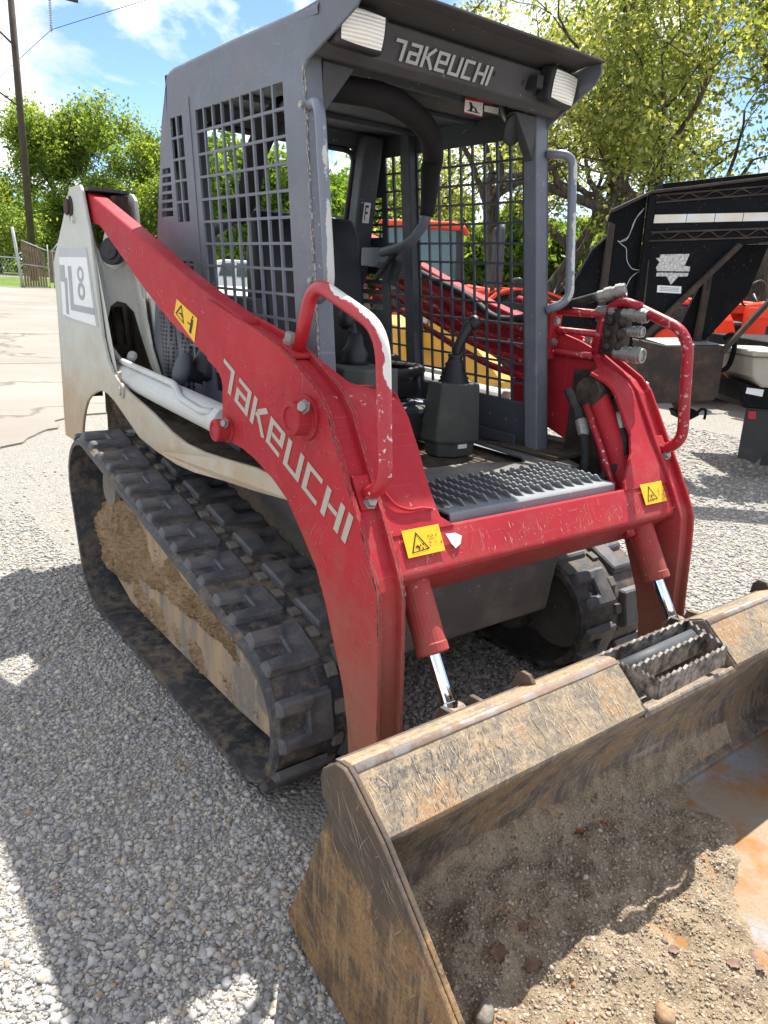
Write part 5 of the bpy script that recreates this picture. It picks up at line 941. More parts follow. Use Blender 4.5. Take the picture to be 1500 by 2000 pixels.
marks('lip_scratches', 'mark_black', lip_o, lambda u, v: tuple(np.array(lipf2(u, v))+np.array([.0006, 0, .0006])), 420, -0.94, -0.60, 0.01, 0.12, .003, .020, .0003, .0012, (1.3, 1.6, 1.9), lipin2, 12)
sd_o = bpy.data.objects['side_cutter']; stp = inpoly(st)
marks('side_scratches', 'mark_tan', sd_o, lambda u, v: (u, -(BW+0.0246), v), 80, 1.36, 1.9, 0.1, 0.55, .02, .14, .0002, .0006, (-0.85, -0.7, 1.2), stp, 13, 0.12)
so_ = inpoly(sideo); marks('side_scratches', 'mark_tan', bpy.data.objects['bucket_side'], lambda u, v: (u, -(BW+0.0126), v), 90, 1.24, 1.7, -0.05, 0.42, .02, .15, .0002, .0007, (-0.85, -0.7, -0.6), lambda u, v: so_(u, v) and not stp(u, v), 14, 0.1)
marks('cab_scratches', 'mark_grey', bpy.data.objects['side_screen'], lambda u, v: (u, -0.5006, v), 90, -0.40, 0.40, 1.965, 2.085, .01, .12, .0002, .0008, (0.2, 0.6, 2.6), None, 15, 0.4)
# flaked edges of the arm plates
g = G(); R_ = random.Random(3)
Fd = [(Vector((x, 0, z))) for x, z in FR[2:]]
for y_, sg in ((-0.685, -1), (-0.612, 1), (-0.600, 1), (-0.673, 1)):
    for k in range(170):
        i = R_.randrange(len(Fd)-1); t = R_.random(); p = Fd[i].lerp(Fd[i+1], t); d = (Fd[i+1]-Fd[i]).normalized(); n_ = Vector((-d.z, 0, d.x)); 
        if n_.z+n_.x < 0: n_ = -n_
        L_ = R_.uniform(.004, .035)*R_.random(); w_ = R_.uniform(.0008, .0032); y0 = y_; y1 = y_+(0.004 if y_ in (-0.685, -0.612) else -0.004)*R_.uniform(.3, 1); o_ = n_*0.0005; a = p+o_; c = p+d*L_+o_
        g.add([(a.x, y0, a.z), (c.x, y0, c.z), (c.x, y1, c.z), (a.x, y0*.5+y1*.5, a.z)], [(0, 1, 2, 3)])
        if y_ == -0.685: q = p-n_*w_; r_ = p+d*L_-n_*w_*.6; g.add([(p.x, -0.6857, p.z), ((p+d*L_).x, -0.6857, (p+d*L_).z), (r_.x, -0.6857, r_.z), (q.x, -0.6857, q.z)], [(0, 1, 2, 3)])
o = g.put('edge_wear', 'edge_rust', arm_o); o['kind'] = 'stuff'

for s_ in (-1, 1):
    for z in (1.86, 1.40):
        g = G(); dome_bolt(g, (shx(0.436, z)-0.02, s_*0.5005, z+0.02), (0, s_, 0), .010, .007); g.put('cab_bolt', 'steel', CAB)
for y in (-0.47, -0.16, 0.14, 0.27):
    g = G(); dome_bolt(g, (0.5155, y, 2.062), (0.95, 0, -0.3), .006, .005); g.put('cab_bolt', 'cab_dark', CAB)

# polished bend and worn lower edge of the lip
b = NB('worn_steel'); n1 = b.noise(16, 6, 0.7); base = b.mix(b.ramp(n1, 0.40, 0.56), (0.34, 0.30, 0.285), (0.22, 0.145, 0.095)); b.col(base); b.set(b.ramp(n1, 0.4, 0.65, (0.38,)*3, (0.7,)*3), b.ramp(n1, 0.4, 0.6, (0.5,)*3, (0.05,)*3)); b.bump(b.noise(90, 4, 0.7), 0.15, 0.003); b.done('worn_steel')
for y0, y1 in ((-BW+.001, -0.151), (0.286, BW-.001)):
    g = G(); g.sheet([(1.4340, 0.5506), (1.4380, 0.5503), (1.4430, 0.5484), (1.4485, 0.5438), (1.4505, 0.5420)], y0, y1, 0.003); g.put('lip_bend', 'worn_steel', BK, smooth=True)

# ================================================================== DIRT IN THE BUCKET
def dirt_h(x, y):
    base = np.interp(x, [1.40, 1.45, 1.52, 1.80, 2.09], [0.10, 0.012, -0.012, -0.028, -0.046])
    edge_ = 0.10+0.10*math.sin(x*9)+0.05*math.sin(x*23+1)-(x-1.6)*0.25
    w = 1/(1+math.exp((y-edge_)*16))                       # thins out to bare steel on the right
    n_ = 0.003*math.sin(x*83+y*37)*math.sin(y*61-x*29)+0.008*math.sin(x*19+y*13)+0.007*math.sin(x*31-y*23+1)+0.005*math.sin(x*57+y*41)+0.004*math.sin(y*71-x*17)
    pile = 0.055*math.exp(-((x-1.50)/0.16)**2)*math.exp(-((y+0.55)/0.5)**2)
    return base+w*(0.022+pile*0.8+n_)-(1-w)*0.012+0.006*w*math.sin(y*9)
nx_, ny_ = 90, 200; X = np.linspace(1.395, 2.085, nx_); Y = np.linspace(-0.958, 0.62, ny_)
V = [(x, y, dirt_h(x, y)+rng.normal(0, 0.0012)) for y in Y for x in X]; F = [(j*nx_+i, j*nx_+i+1, (j+1)*nx_+i+1, (j+1)*nx_+i) for j in range(ny_-1) for i in range(nx_-1)]
b = NB('bucket_dirt'); n1 = b.noise(18, 8, 0.75); base = b.mix(b.ramp(n1, 0.35, 0.68), (0.14, 0.10, 0.065), (0.40, 0.31, 0.205)); base = b.mix(b.ramp(b.noise(5, 4, 0.6), 0.60, 0.70), base, (0.40, 0.22, 0.10)); base = b.mix(b.math('MULTIPLY', b.ramp(b.noise(170, 4, 0.7), 0.48, 0.66), 0.7), base, (0.47, 0.40, 0.30)); b.col(base); b.set(0.95, 0, 0.15); b.bump(b.noise(150, 5, 0.75), 0.9, 0.008); b.done('bucket_dirt')
o = mk('dirt', tri_mesh('dirt', V, F), 'bucket_dirt', smooth=True); o['kind'] = 'stuff'; o['label'] = 'sandy gravelly dirt spread over the bucket floor'; o['category'] = 'dirt'
P = np.stack([rng.uniform(1.42, 2.08, 21000), rng.uniform(-0.95, 0.50, 21000)], 1)
h_ = np.array([dirt_h(x, y) for x, y in P]); fl = np.interp(P[:, 0], [1.40, 1.45, 1.52, 1.80, 2.09], [0.10, 0.012, -0.012, -0.028, -0.046]); k_ = h_ > fl+0.004+rng.uniform(0, .01, len(P)); P = P[k_]; h_ = h_[k_]
r = np.clip(rng.lognormal(math.log(0.0024), 0.45, len(P)), 0.0012, 0.008); PP = np.stack([P[:, 0], P[:, 1], h_+r*0.15], 1)
V, F = stones(0, PP, r, I1, F1, ang=0.2); o = mk('dirt_grains', tri_mesh('dirt_grains', V, F), 'dirt_stone', smooth=True); o['kind'] = 'stuff'; o['label'] = 'coarse grit and pebbles lying in the bucket'; o['category'] = 'grit'
def rock(x, y, r_, label, mat, z=None):
    V = I2*(1+rng.normal(0, 0.13, len(I2)))[:, None]*np.array([1.2, 0.85, 0.75])*r_; a = rng.uniform(0, 6); c, s_ = math.cos(a), math.sin(a); V = np.stack([V[:, 0]*c-V[:, 1]*s_, V[:, 0]*s_+V[:, 1]*c, V[:, 2]], 1)
    o = mk('rock', tri_mesh('rock', V, F2), mat, smooth=False); o.location = (x, y, (dirt_h(x, y) if z is None else z)+r_*0.35); return tag(o, label, 'rock')
b = NB('rock_brown'); b.col(b.mix(b.ramp(b.noise(30, 6, 0.7), 0.35, 0.7), (0.20, 0.12, 0.06), (0.42, 0.30, 0.18))); b.set(0.9); b.bump(b.noise(70, 6, 0.7), 0.6, 0.006); b.done('rock_brown')
b = NB('rock_grey'); b.col(b.mix(b.ramp(b.noise(30, 6, 0.7), 0.35, 0.7), (0.14, 0.12, 0.10), (0.30, 0.26, 0.21))); b.set(0.9); b.bump(b.noise(70, 6, 0.7), 0.6, 0.006); b.done('rock_grey')
b = NB('dry_leaf'); b.col(b.mix(b.ramp(b.noise(40, 5, 0.6), 0.3, 0.7), (0.10, 0.055, 0.04), (0.26, 0.15, 0.10))); b.set(0.7); b.done('dry_leaf')
b = NB('orange_leaf'); b.col(b.mix(b.ramp(b.noise(40, 5, 0.6), 0.3, 0.7), (0.30, 0.07, 0.02), (0.45, 0.13, 0.03))); b.set(0.6); b.done('orange_leaf')
def leaf(x, y, sz, rot, mat, label, grp):
    n_ = 9; V = []
    for i in range(n_):
        t = i/(n_-1); w_ = sz*0.34*math.sin(math.pi*min(1, t*1.05+.02))**0.8*(1+0.22*math.sin(i*2.4)); curl = 0.14*sz*math.sin(t*3)
        for u in (-1, 0, 1): V.append(((t-.5)*sz, u*w_, curl*(1-abs(u)*0.2)+abs(u)*0.10*sz))
    F = [(i*3+j, i*3+j+1, (i+1)*3+j+1, (i+1)*3+j) for i in range(n_-1) for j in range(2)]
    V += [(a, b_, c-0.0012) for a, b_, c in V]; F += [tuple(k+3*n_ for k in reversed(f)) for f in F]
    o = mk('dead_leaf', tri_mesh('dead_leaf', V, F), mat, smooth=True); o.location = (x, y, dirt_h(x, y)+0.004); o.rotation_euler = (random.uniform(-.3, .3), random.uniform(-.3, .3), rot); return tag(o, label, 'leaf', grp)
rock(1.869, -0.437, 0.021, 'tan brown rock lying on sunlit dirt near the bucket mouth', 'rock_brown'); rock(1.667, -0.769, 0.024, 'dark grey rock on dirt beside the left bucket wall', 'rock_grey')
for x, y, sz, rt, lb in ((1.788, -.271, .030, 1.1, 'curled dead leaf alone in the middle of the sunlit dirt'), (1.89, -.187, .036, .3, 'largest dead leaf of the three near the bare steel'), (1.897, -.117, .030, 2.2, 'dead leaf farthest right on the sunlit bucket floor'), (1.928, -.144, .030, 1.5, 'dead leaf nearest the bucket mouth by the bare steel')): leaf(x, y, sz, rt, 'dry_leaf', lb, 'dead leaves on the bucket floor in the sun')
for x, y, sz, rt, lb in ((1.644, -.60, .045, .8, 'dark dead leaf by the shadow edge on shaded dirt'), (1.60, -.66, .05, 2.4, 'dark dead leaf nearest the left bucket wall'), (1.575, -.56, .04, 1.4, 'dark dead leaf deepest in the bucket shade')): leaf(x, y, sz, rt, 'dry_leaf', lb, 'dead leaves on the shaded dirt')
leaf(1.455, -.204, .026, .9, 'orange_leaf', 'orange red leaf on shaded dirt, nearer the bucket mouth', None); leaf(1.46, -.11, .020, 2.0, 'orange_leaf', 'small orange leaf on shaded dirt nearest the bucket step', None)

# ================================================================== GOOSENECK TRAILER
kk = 0.927; TU = Vector((0.605, 0.796, 0)); TN = Vector((-0.796, 0.605, 0)); TO = Vector((-0.752, 4.141, 0))
def T(u, z, n_=0.0): p = TO+TU*(u*kk)+TN*n_; return (p.x, p.y, 1.43+(z-1.43)*kk)
TR = thing('gooseneck_trailer', 'black steel gooseneck trailer with rusty neck parked behind the loader', 'trailer', (TO.x, TO.y, 0))
def tp(name, poly, n0, n1, mat, parent=TR, bev=0.004): g = G(); g.prism(poly, n0, n1, fn=lambda p, t: T(p[0], p[1], t)); return g.put(name, mat, parent, bev)
def tq(name, poly, n0, mat, parent=TR): g = G(); g.add([T(a, b_, n0) for a, b_ in poly], [tuple(range(len(poly)))]); return g.put(name, mat, parent)
nk = tp('neck_plate', [(-0.837, 2.228), (0.101, 2.388), (3.2, 2.92), (3.2, 2.30), (0.19, 1.92), (-0.048, 1.872), (-0.686, 1.140), (-0.74, 1.10), (-0.787, 1.17)], 0, 0.02, 'trailer_black')
tp('nose_plate', [(-1.13, 2.01), (-1.115, 2.081), (-0.840, 2.226), (-0.795, 1.17), (-0.76, 0.95), (-1.02, 0.95), (-1.09, 1.428)], 0.03, 0.05, 'trailer_black')
tp('nose_edge', [(-1.13, 2.09), (-0.835, 2.245), (-0.832, 2.225), (-1.11, 2.072)], -0.05, 0.03, 'trailer_rust'); tp('nose_edge', [(-0.835, 2.246), (3.2, 2.94), (3.2, 2.92), (-0.832, 2.226)], -0.05, 0.0, 'trailer_rust')
tp('nose_post', [(-1.125, 2.0), (-1.075, 1.98), (-1.06, 1.2), (-1.12, 1.2)], 0.0, 0.05, 'trailer_rust')
tp('neck_post', [(-0.845, 2.22), (-0.795, 2.22), (-0.765, 1.15), (-0.81, 1.15)], -0.035, 0.0, 'trailer_black'); tp('post_edge', [(-0.778, 1.72), (-0.766, 1.72), (-0.728, 0.95), (-0.745, 0.95)], -0.045, -0.036, 'trailer_rust')
tp('slanted_guard', [(-1.12, 1.885), (-1.222, 1.768), (-1.354, 1.476), (-1.42, 1.1), (-1.04, 1.1)], 0.06, 0.12, 'trailer_black'); tp('slanted_guard_edge', [(-1.115, 1.89), (-1.225, 1.78), (-1.36, 1.48), (-1.345, 1.47), (-1.21, 1.755), (-1.11, 1.87)], 0.03, 0.06, 'trailer_black')
tp('top_rail', [(-0.700, 2.324), (-0.696, 2.262), (0.103, 2.400), (3.2, 2.93), (3.2, 2.99), (0.089, 2.448)], 0.10, 0.30, 'trailer_black')
for a, b_ in (((-0.786, 2.222), (3.0, 2.74)), ((-0.775, 2.170), (3.0, 2.66))): tp('truss_rail', [(a[0], a[1]), (b_[0], b_[1]), (b_[0], b_[1]-.012), (a[0], a[1]-.012)], -0.012, 0.0, 'trailer_rust', nk, 0.0)
for a, b_ in (((-0.815, 1.940), (3.0, 2.28)), ((-0.804, 1.875), (3.0, 2.21))): tp('truss_rail', [(a[0], a[1]), (b_[0], b_[1]), (b_[0], b_[1]-.014), (a[0], a[1]-.014)], -0.012, 0.0, 'trailer_rust', nk, 0.0)
for base_, sl, h_ in ((1.882, 0.0886, 0.050), (2.172, 0.129, 0.042)):
    g = G(); P_ = [T(-0.78+k*0.025, base_+sl*(k*0.025)+h_*(0.5+0.5*math.sin(k*0.75)), -0.007) for k in range(64)]; g.tube(P_, .005, 6); g.put('truss_rod', 'trailer_rust', nk, smooth=True)
strip = lambda u0, u1, z0, z1: [(u0, z0+(u0+.77)*.0775), (u1, z0+(u1+.77)*.0775), (u1, z1+(u1+.77)*.0765), (u0, z1+(u0+.77)*.0765)]
b = NB('reflective'); b.col(b.mix(b.ramp(b.noise(4, 5, 0.6), 0.4, 0.65), (0.62, 0.64, 0.66), (0.62, 0.52, 0.36))); b.set(0.35, 0.2); b.done('reflective')
for k, (u0, u1) in enumerate(((-0.765, -0.505), (-0.500, -0.275), (-0.270, -0.045), (-0.04, 0.20), (0.205, 0.45))): tq('reflector_strip', strip(u0, u1, 2.007, 2.072), -0.0015, 'reflective', nk)
b = NB('worn_decal'); b.col(b.mix(b.ramp(b.noise(60, 6, 0.75), 0.42, 0.6), (0.28, 0.28, 0.27), (0.62, 0.61, 0.57))); b.set(0.5); b.done('worn_decal')
em = [(-0.668, 1.771), (-0.427, 1.789), (-0.453, 1.693), (-0.405, 1.691), (-0.405, 1.652), (-0.675, 1.640), (-0.689, 1.669), (-0.666, 1.711), (-0.701, 1.741), (-0.672, 1.745)]
tq('maker_emblem', em, -0.0015, 'worn_decal', nk); tq('maker_emblem', [(-0.675, 1.628), (-0.41, 1.640), (-0.415, 1.612), (-0.49, 1.606), (-0.542, 1.539), (-0.590, 1.602), (-0.677, 1.598)], -0.0015, 'worn_decal', nk)
tq('maker_plate', [(-0.653, 1.528), (-0.45, 1.530), (-0.444, 1.472), (-0.648, 1.472)], -0.0015, 'decal_white', nk)
g = G(); 
for zz in (1.512, 1.500, 1.488): ribbon(g, [(-0.63, zz), (-0.47, zz+.002)], .006, lambda u, v: T(u, v, -0.0025))
g.put('plate_print', 'decal_grey', nk)
g = G()                                                    # loose white wiring along the nose
for pts in ([(-0.85, 2.12), (-0.90, 2.05), (-0.93, 1.95), (-0.96, 1.87), (-1.03, 1.85)], [(-1.03, 1.86), (-0.99, 1.83), (-0.95, 1.80), (-0.93, 1.71), (-0.88, 1.65), (-0.82, 1.64)], [(-0.83, 1.62), (-0.88, 1.57), (-0.92, 1.47), (-0.99, 1.41), (-1.06, 1.41)], [(-0.86, 2.10), (-0.915, 2.02), (-0.945, 1.90), (-1.0, 1.86)]): g.tube(smoothline([T(a, b_, 0.022) for a, b_ in pts], 4), .0032, 5)
g.put('wiring', 'galvanised', nk, smooth=True)
bx = tp('neck_box', [(-0.74, 1.075), (-0.501, 1.041), (-0.003, 1.070), (0.012, 1.004), (0.020, 0.655), (-0.005, 0.598), (-0.529, 0.541), (-0.70, 0.60)], -0.02, 0.62, 'trailer_rust', TR, 0.012)
b = NB('diamond_plate'); v = b.vor(52, rand=0.15); b.col((0.50, 0.50, 0.50)); b.set(0.35, 0.8); b.bump(v.outputs[0], 0.8, 0.006); b.done('diamond_plate')
g = G(); g.add([T(-0.49, 1.046, 0.0), T(-0.02, 1.076, 0.0), T(-0.02, 1.090, 0.60), T(-0.49, 1.060, 0.60)], [(0, 1, 2, 3)]); g.put('tread_plate', 'diamond_plate', bx)
tp('riser_plate', [(-0.045, 1.870), (-0.150, 1.52), (-0.256, 1.204), (-0.215, 1.075), (-0.005, 1.085), (0.30, 1.50), (0.40, 1.93), (0.19, 1.915)], 0.35, 0.40, 'trailer_black'); tp('riser_post', [(-0.115, 1.79), (-0.075, 1.82), (-0.075, 1.08), (-0.125, 1.08)], 0.28, 0.35, 'trailer_rust')
tp('diagonal_brace', [(-0.055, 1.895), (-0.020, 1.875), (-0.70, 1.085), (-0.735, 1.105)], -0.05, 0.0, 'trailer_rust'); tp('diagonal_brace', [(0.42, 1.64), (0.45, 1.62), (0.005, 1.0), (-0.03, 1.02)], -0.03, 0.02, 'trailer_rust')
g = G(); g.lathe(T(-0.19, 0.60, 0.2), (0, 0, -1), [(0, .075), (.09, .075), (.091, .06), (.13, .06)], 16); cpz = g.put('coupler_tube', 'trailer_rust', TR)
tp('coupler_block', [(-0.27, 0.47), (-0.10, 0.49), (-0.05, 0.47), (-0.04, 0.44), (-0.13, 0.385), (-0.235, 0.405)], 0.12, 0.28, 'trailer_black', cpz, 0.01)
g = G(); g.tube(smoothline([T(-0.05, 0.455, 0.16), T(-0.02, 0.49, 0.16), T(0.012, 0.492, 0.16), T(0.026, 0.46, 0.16), T(0.024, 0.40, 0.16)], 4), .011, 8); g.put('safety_hook', 'trailer_black', cpz, smooth=True)
g = G(); g.tube(smoothline([T(0.03, 1.12, 0.1), T(0.10, 1.16, 0.1), T(0.14, 1.08, 0.1), T(0.13, 0.92, 0.1), T(0.09, 0.86, 0.1), T(0.04, 0.85, 0.1)], 4), .02, 8); g.put('wiring_plug', 'trailer_black', TR, smooth=True)
g = G(); g.prism([(0.6, 0.9), (3.2, 0.95), (3.2, 1.15), (0.6, 1.10)], 0.0, 1.6, fn=lambda p, t: T(p[0], p[1], t)); g.box(*(lambda a: (a[0]-.06, a[0]+.06, a[1]-.06, a[1]+.06, 0.0, 1.0))(T(2.0, 1, .6))); g.put('trailer_deck', 'trailer_black', TR, 0.01)
# ================================================================== TRUCK TAIL with tool box and mud flap (right edge)
TK = thing('service_truck', 'truck tail with cream tool box, black bumper and mud flap at the right edge', 'truck', tuple(T(0.6, 0, 0.2)[:2])+(0,))
def kp(name, poly, n0, n1, mat, bev=0.006, par=TK): g = G(); g.prism(poly, n0, n1, fn=lambda p, t: T(p[0], p[1], t)); return g.put(name, mat, par, bev)
tb_ = kp('tool_box', [(0.205, 1.00), (0.235, 0.83), (0.27, 0.79), (0.34, 0.745), (1.4, 0.76), (1.4, 1.04)], -0.12, 0.5, 'box_cream', 0.02); kp('tool_box_lid', [(0.175, 1.045), (0.18, 1.002), (1.4, 1.03), (1.4, 1.075)], -0.15, 0.52, 'box_cream', 0.01, tb_)
kp('bumper', [(0.195, 0.775), (0.30, 0.745), (1.4, 0.757), (1.4, 0.535), (0.235, 0.56), (0.195, 0.62)], -0.08, 0.5, 'trailer_black', 0.01)
g = G(); g.add([T(a, b_, -0.0825) for a, b_ in ((0.225, 0.735), (0.375, 0.725), (0.372, 0.665), (0.222, 0.685))], [(0, 1, 2, 3)]); g.put('licence_sticker', 'decal_white', TK)
kp('mud_flap', [(0.285, 0.558), (0.62, 0.545), (0.62, 0.28), (0.455, 0.057), (0.36, 0.10), (0.295, 0.10)], -0.03, -0.018, 'black_plastic', 0.0); kp('mud_flap', [(0.60, 0.54), (1.3, 0.54), (1.3, 0.02), (0.58, 0.02)], 0.1, 0.112, 'black_plastic', 0.0)
kp('reflector', [(0.302, 0.528), (0.372, 0.530), (0.380, 0.462), (0.312, 0.458)], -0.038, -0.0305, 'reflector_red', 0.002)
g = G(); g.lathe(T(0.95, 0.42, 0.15), TN, [(0, .30), (.03, .34), (.2, .34), (.24, .28), (.24, .18), (.2, 0)], 28); g.put('wheel', 'tyre', TK)

# ================================================================== TRACTORS, PICKUP, YELLOW BOOM
def along(px_dir, dist): l = math.hypot(*px_dir); return (2.4+px_dir[0]/l*dist, -1.682+px_dir[1]/l*dist, 0)
def tractor(label, loc, head, cab):
    root = thing('tractor', label, 'tractor', loc, 'orange tractors parked in a row'); ch_, sh_ = math.cos(head), math.sin(head)
    def W_(g): g.v = [(loc[0]+x*ch_-y*sh_, loc[1]+x*sh_+y*ch_, loc[2]+z) for x, y, z in g.v]; return g
    g = G(); g.prism([(0.35, 0.75), (0.35, 1.42), (0.60, 1.46), (1.35, 1.38), (1.62, 1.30), (1.68, 1.05), (1.66, 0.72)], -0.36, 0.36); hd_ = W_(g).put('hood', 'tractor_orange', root, 0.06, seg=3)
    g = G(); g.prism([(1.69, 0.80), (1.70, 1.12), (1.68, 1.22), (1.685, 0.80)], -0.26, 0.26); W_(g).put('grille', 'black_plastic', hd_)
    for s in (-1, 1):
        g = G(); g.prism([(1.675, 1.10), (1.72, 1.12), (1.70, 1.24), (1.64, 1.26)], s*0.14, s*0.34); W_(g).put('headlight', 'lens', hd_, 0.01)
        g = G(); g.prism([(0.75, 0.85), (0.75, 1.15), (1.35, 1.10), (1.40, 0.85)], s*0.362, s*0.372); W_(g).put('side_vent', 'black_plastic', hd_)
        g = G(); g.lathe((-0.35, s*0.52, 0.68), (0, s, 0), [(0, .48), (.05, .66), (.12, .68), (.30, .68), (.36, .64), (.36, .38), (.30, .36), (.28, .1), (.33, 0)], 30); wh = W_(g).put('rear_wheel', 'tyre', root)
        g = G(); g.lathe((-0.35, s*0.80, 0.68), (0, s, 0), [(0, .36), (.04, .36), (.05, .30), (.06, 0)], 24); W_(g).put('wheel_rim', 'tractor_orange', wh)
        g = G(); g.lathe((1.30, s*0.50, 0.42), (0, s, 0), [(0, .3), (.03, .40), (.08, .42), (.20, .42), (.25, .38), (.25, .24), (.2, 0)], 26); wh = W_(g).put('front_wheel', 'tyre', root)
        g = G(); g.lathe((1.30, s*0.72, 0.42), (0, s, 0), [(0, .22), (.03, .22), (.035, 0)], 20); W_(g).put('wheel_rim', 'tractor_orange', wh)
        fen = [(-1.05, 0.95), (-0.95, 1.22), (-0.70, 1.42), (-0.20, 1.44), (0.20, 1.30), (0.38, 0.95)]
        g = G(); g.sheet(smoothline(fen, 3), s*0.42, s*0.82, 0.03); W_(g).put('fender', 'tractor_orange', root)
        g = G(); g.beam((0.55, s*0.50, 1.30), (1.55, s*0.50, 1.36), .09, .14); g.beam((1.50, s*0.50, 1.38), (2.15, s*0.50, 0.55), .09, .13); g.beam((0.62, s*0.50, 0.8), (0.62, s*0.50, 1.34), .09, .14); W_(g).put('loader_boom', 'tractor_orange', root, 0.01)
    g = G(); g.box(-0.9, 1.5, -0.22, 0.22, 0.5, 0.85); W_(g).put('frame', 'black_plastic', root, 0.02)
    g = G(); g.sheet([(2.05, 1.0), (2.10, 0.55), (2.2, 0.38), (2.75, 0.36)], -0.85, 0.85, 0.03); W_(g).put('loader_bucket', 'tractor_orange', root)
    if cab:
        g = G(); g.prism([(-0.95, 2.30), (-0.90, 2.40), (0.30, 2.42), (0.50, 2.36), (0.52, 2.28)], -0.68, 0.68); W_(g).put('cab_roof', 'tractor_orange', root, 0.05, seg=3)
        g = G(); g.prism([(-0.88, 1.30), (-0.88, 2.29), (0.36, 2.29), (0.44, 1.30)], -0.60, 0.60); W_(g).put('cab_glass', 'tractor_glass', root)
        g = G()
        for s in (-1, 1):
            for a, c in (((-0.90, 1.3), (-0.90, 2.3)), ((0.46, 1.3), (0.38, 2.3)), ((-0.25, 1.3), (-0.25, 2.3))): g.beam((a[0], s*0.61, a[1]), (c[0], s*0.61, c[1]), .07, .07)
        W_(g).put('cab_frame', 'black_plastic', root)
    else:
        g = G(); g.tube(fillet([(-0.75, -0.52, 0.8), (-0.80, -0.52, 2.30), (-0.80, 0.52, 2.30), (-0.75, 0.52, 0.8)], .15, 5), .04, 12); W_(g).put('roll_bar', 'cab_dark', root, smooth=True)
        g = G(); g.prism([(-0.55, 1.10), (-0.50, 1.60), (-0.40, 1.60), (-0.38, 1.18), (0.02, 1.16), (0.02, 1.06)], -0.25, 0.25); W_(g).put('driver_seat', 'black_plastic', root, 0.04)
        g = G(); g.tube([(0.40, 0, 1.3), (0.22, 0, 1.55)], .02); th = [2*math.pi*k/20 for k in range(21)]; g.tube([(0.22+0.08*math.cos(a), 0.19*math.sin(a), 1.56+0.17*math.cos(a)) for a in th], .014, 8, cap=False); W_(g).put('steering_wheel', 'black_plastic', root, smooth=True)
hd0 = math.atan2(0.70, 0.71)
tractor('orange tractor with glass cab, seen through the loader side screen', along((-0.755, 0.655), 13.6), hd0, True)
tractor('orange open tractor with roll bar left of the black trailer nose', along((-0.655, 0.755), 12.2), hd0+0.1, False)
tractor('orange tractor seen in the gap under the black trailer neck', along((-0.545, 0.838), 13.0), hd0-0.3, False)
tractor('orange tractor behind the cream tool box at the right edge', along((-0.47, 0.88), 12.0), hd0-0.9, False)
YB = thing('boom_arm', 'yellow curved boom arm of a parked machine behind the loader', 'boom', (-1.9, 2.3, 0))
top = [(-2.55, 1.20), (-2.42, 1.235), (-2.28, 1.18), (-2.10, 1.10), (-1.87, 1.02), (-1.68, 0.90), (-1.50, 0.76)]; low = [(-1.46, 0.64), (-1.55, 0.59), (-1.66, 0.62), (-1.85, 0.76), (-2.03, 0.84), (-2.25, 0.90), (-2.55, 0.92)]
g = G(); g.prism(top+low, 2.44, 2.58); bm_ = g.put('boom_beam', 'yellow_paint', YB, 0.015)
g = G(); g.lathe((-1.56, 2.42, 0.68), (0, 1, 0), [(0, .05), (.18, .05)], 16); g.lathe((-2.42, 2.40, 1.17), (0, 1, 0), [(0, .07), (.22, .07)], 18); g.put('boom_pin', 'steel', bm_)
g = G(); g.prism([(-3.1, 0.25), (-3.1, 1.15), (-2.45, 1.1), (-2.45, 0.6), (-2.3, 0.25)], 2.2, 3.1); g.put('machine_body', 'yellow_paint', YB, 0.05)
g = G(); g.tube(fillet([(-3.2, 2.3, 0.2), (-2.2, 2.3, 0.0), (-2.1, 2.3, 0.22), (-3.2, 2.3, 0.42), (-3.3, 2.3, 0.2)], .1), .1, 10); g.lathe((-1.9, 2.5, 0.16), (1, 0.1, 0.05), [(-.9, .12), (.9, .12)], 16); g.put('roller_drum', 'white_cyl', YB)
PK = thing('pickup_truck', 'white pickup truck parked far behind the loader, seen through the side screen', 'pickup', (-27, 13.0, 0)); h0 = math.atan2(-0.4, 0.9)
def W2(g): c, s_ = math.cos(1.25), math.sin(1.25); g.v = [(-27+x*c-y*s_, 13.0+x*s_+y*c, z) for x, y, z in g.v]; return g
g = G(); g.prism([(-2.7, 0.55), (-2.75, 1.05), (-0.6, 1.10), (1.3, 1.12), (2.5, 1.02), (2.65, 0.8), (2.65, 0.5)], -0.95, 0.95); W2(g).put('body', 'car_white', PK, 0.06, seg=3)
g = G(); g.prism([(-0.75, 1.08), (-0.55, 1.72), (-0.2, 1.80), (0.75, 1.80), (1.5, 1.10)], -0.82, 0.82); cbn = W2(g).put('cabin', 'car_white', PK, 0.06, seg=3)
for s in (-1, 1):
    g = G(); g.prism([(-0.55, 1.15), (-0.42, 1.64), (0.10, 1.68), (0.10, 1.15)], s*0.825, s*0.835); W2(g).put('side_window', 'tractor_glass', cbn); g = G(); g.prism([(0.18, 1.15), (0.18, 1.68), (0.70, 1.68), (1.22, 1.15)], s*0.825, s*0.835); W2(g).put('side_window', 'tractor_glass', cbn)
    for x in (-1.7, 1.75): g = G(); g.lathe((x, s*0.72, 0.40), (0, s, 0), [(0, .36), (.02, .40), (.22, .40), (.25, .36), (.25, .22), (.22, 0)], 24); W2(g).put('wheel', 'tyre', PK)
g = G(); g.add([(1.47, -0.72, 1.16), (1.47, 0.72, 1.16), (0.86, 0.66, 1.745), (0.86, -0.66, 1.745)], [(0, 1, 2, 3)]); g.v = [(x+.025, y, z+.02) for x, y, z in g.v]; W2(g).put('windscreen', 'tractor_glass', cbn)

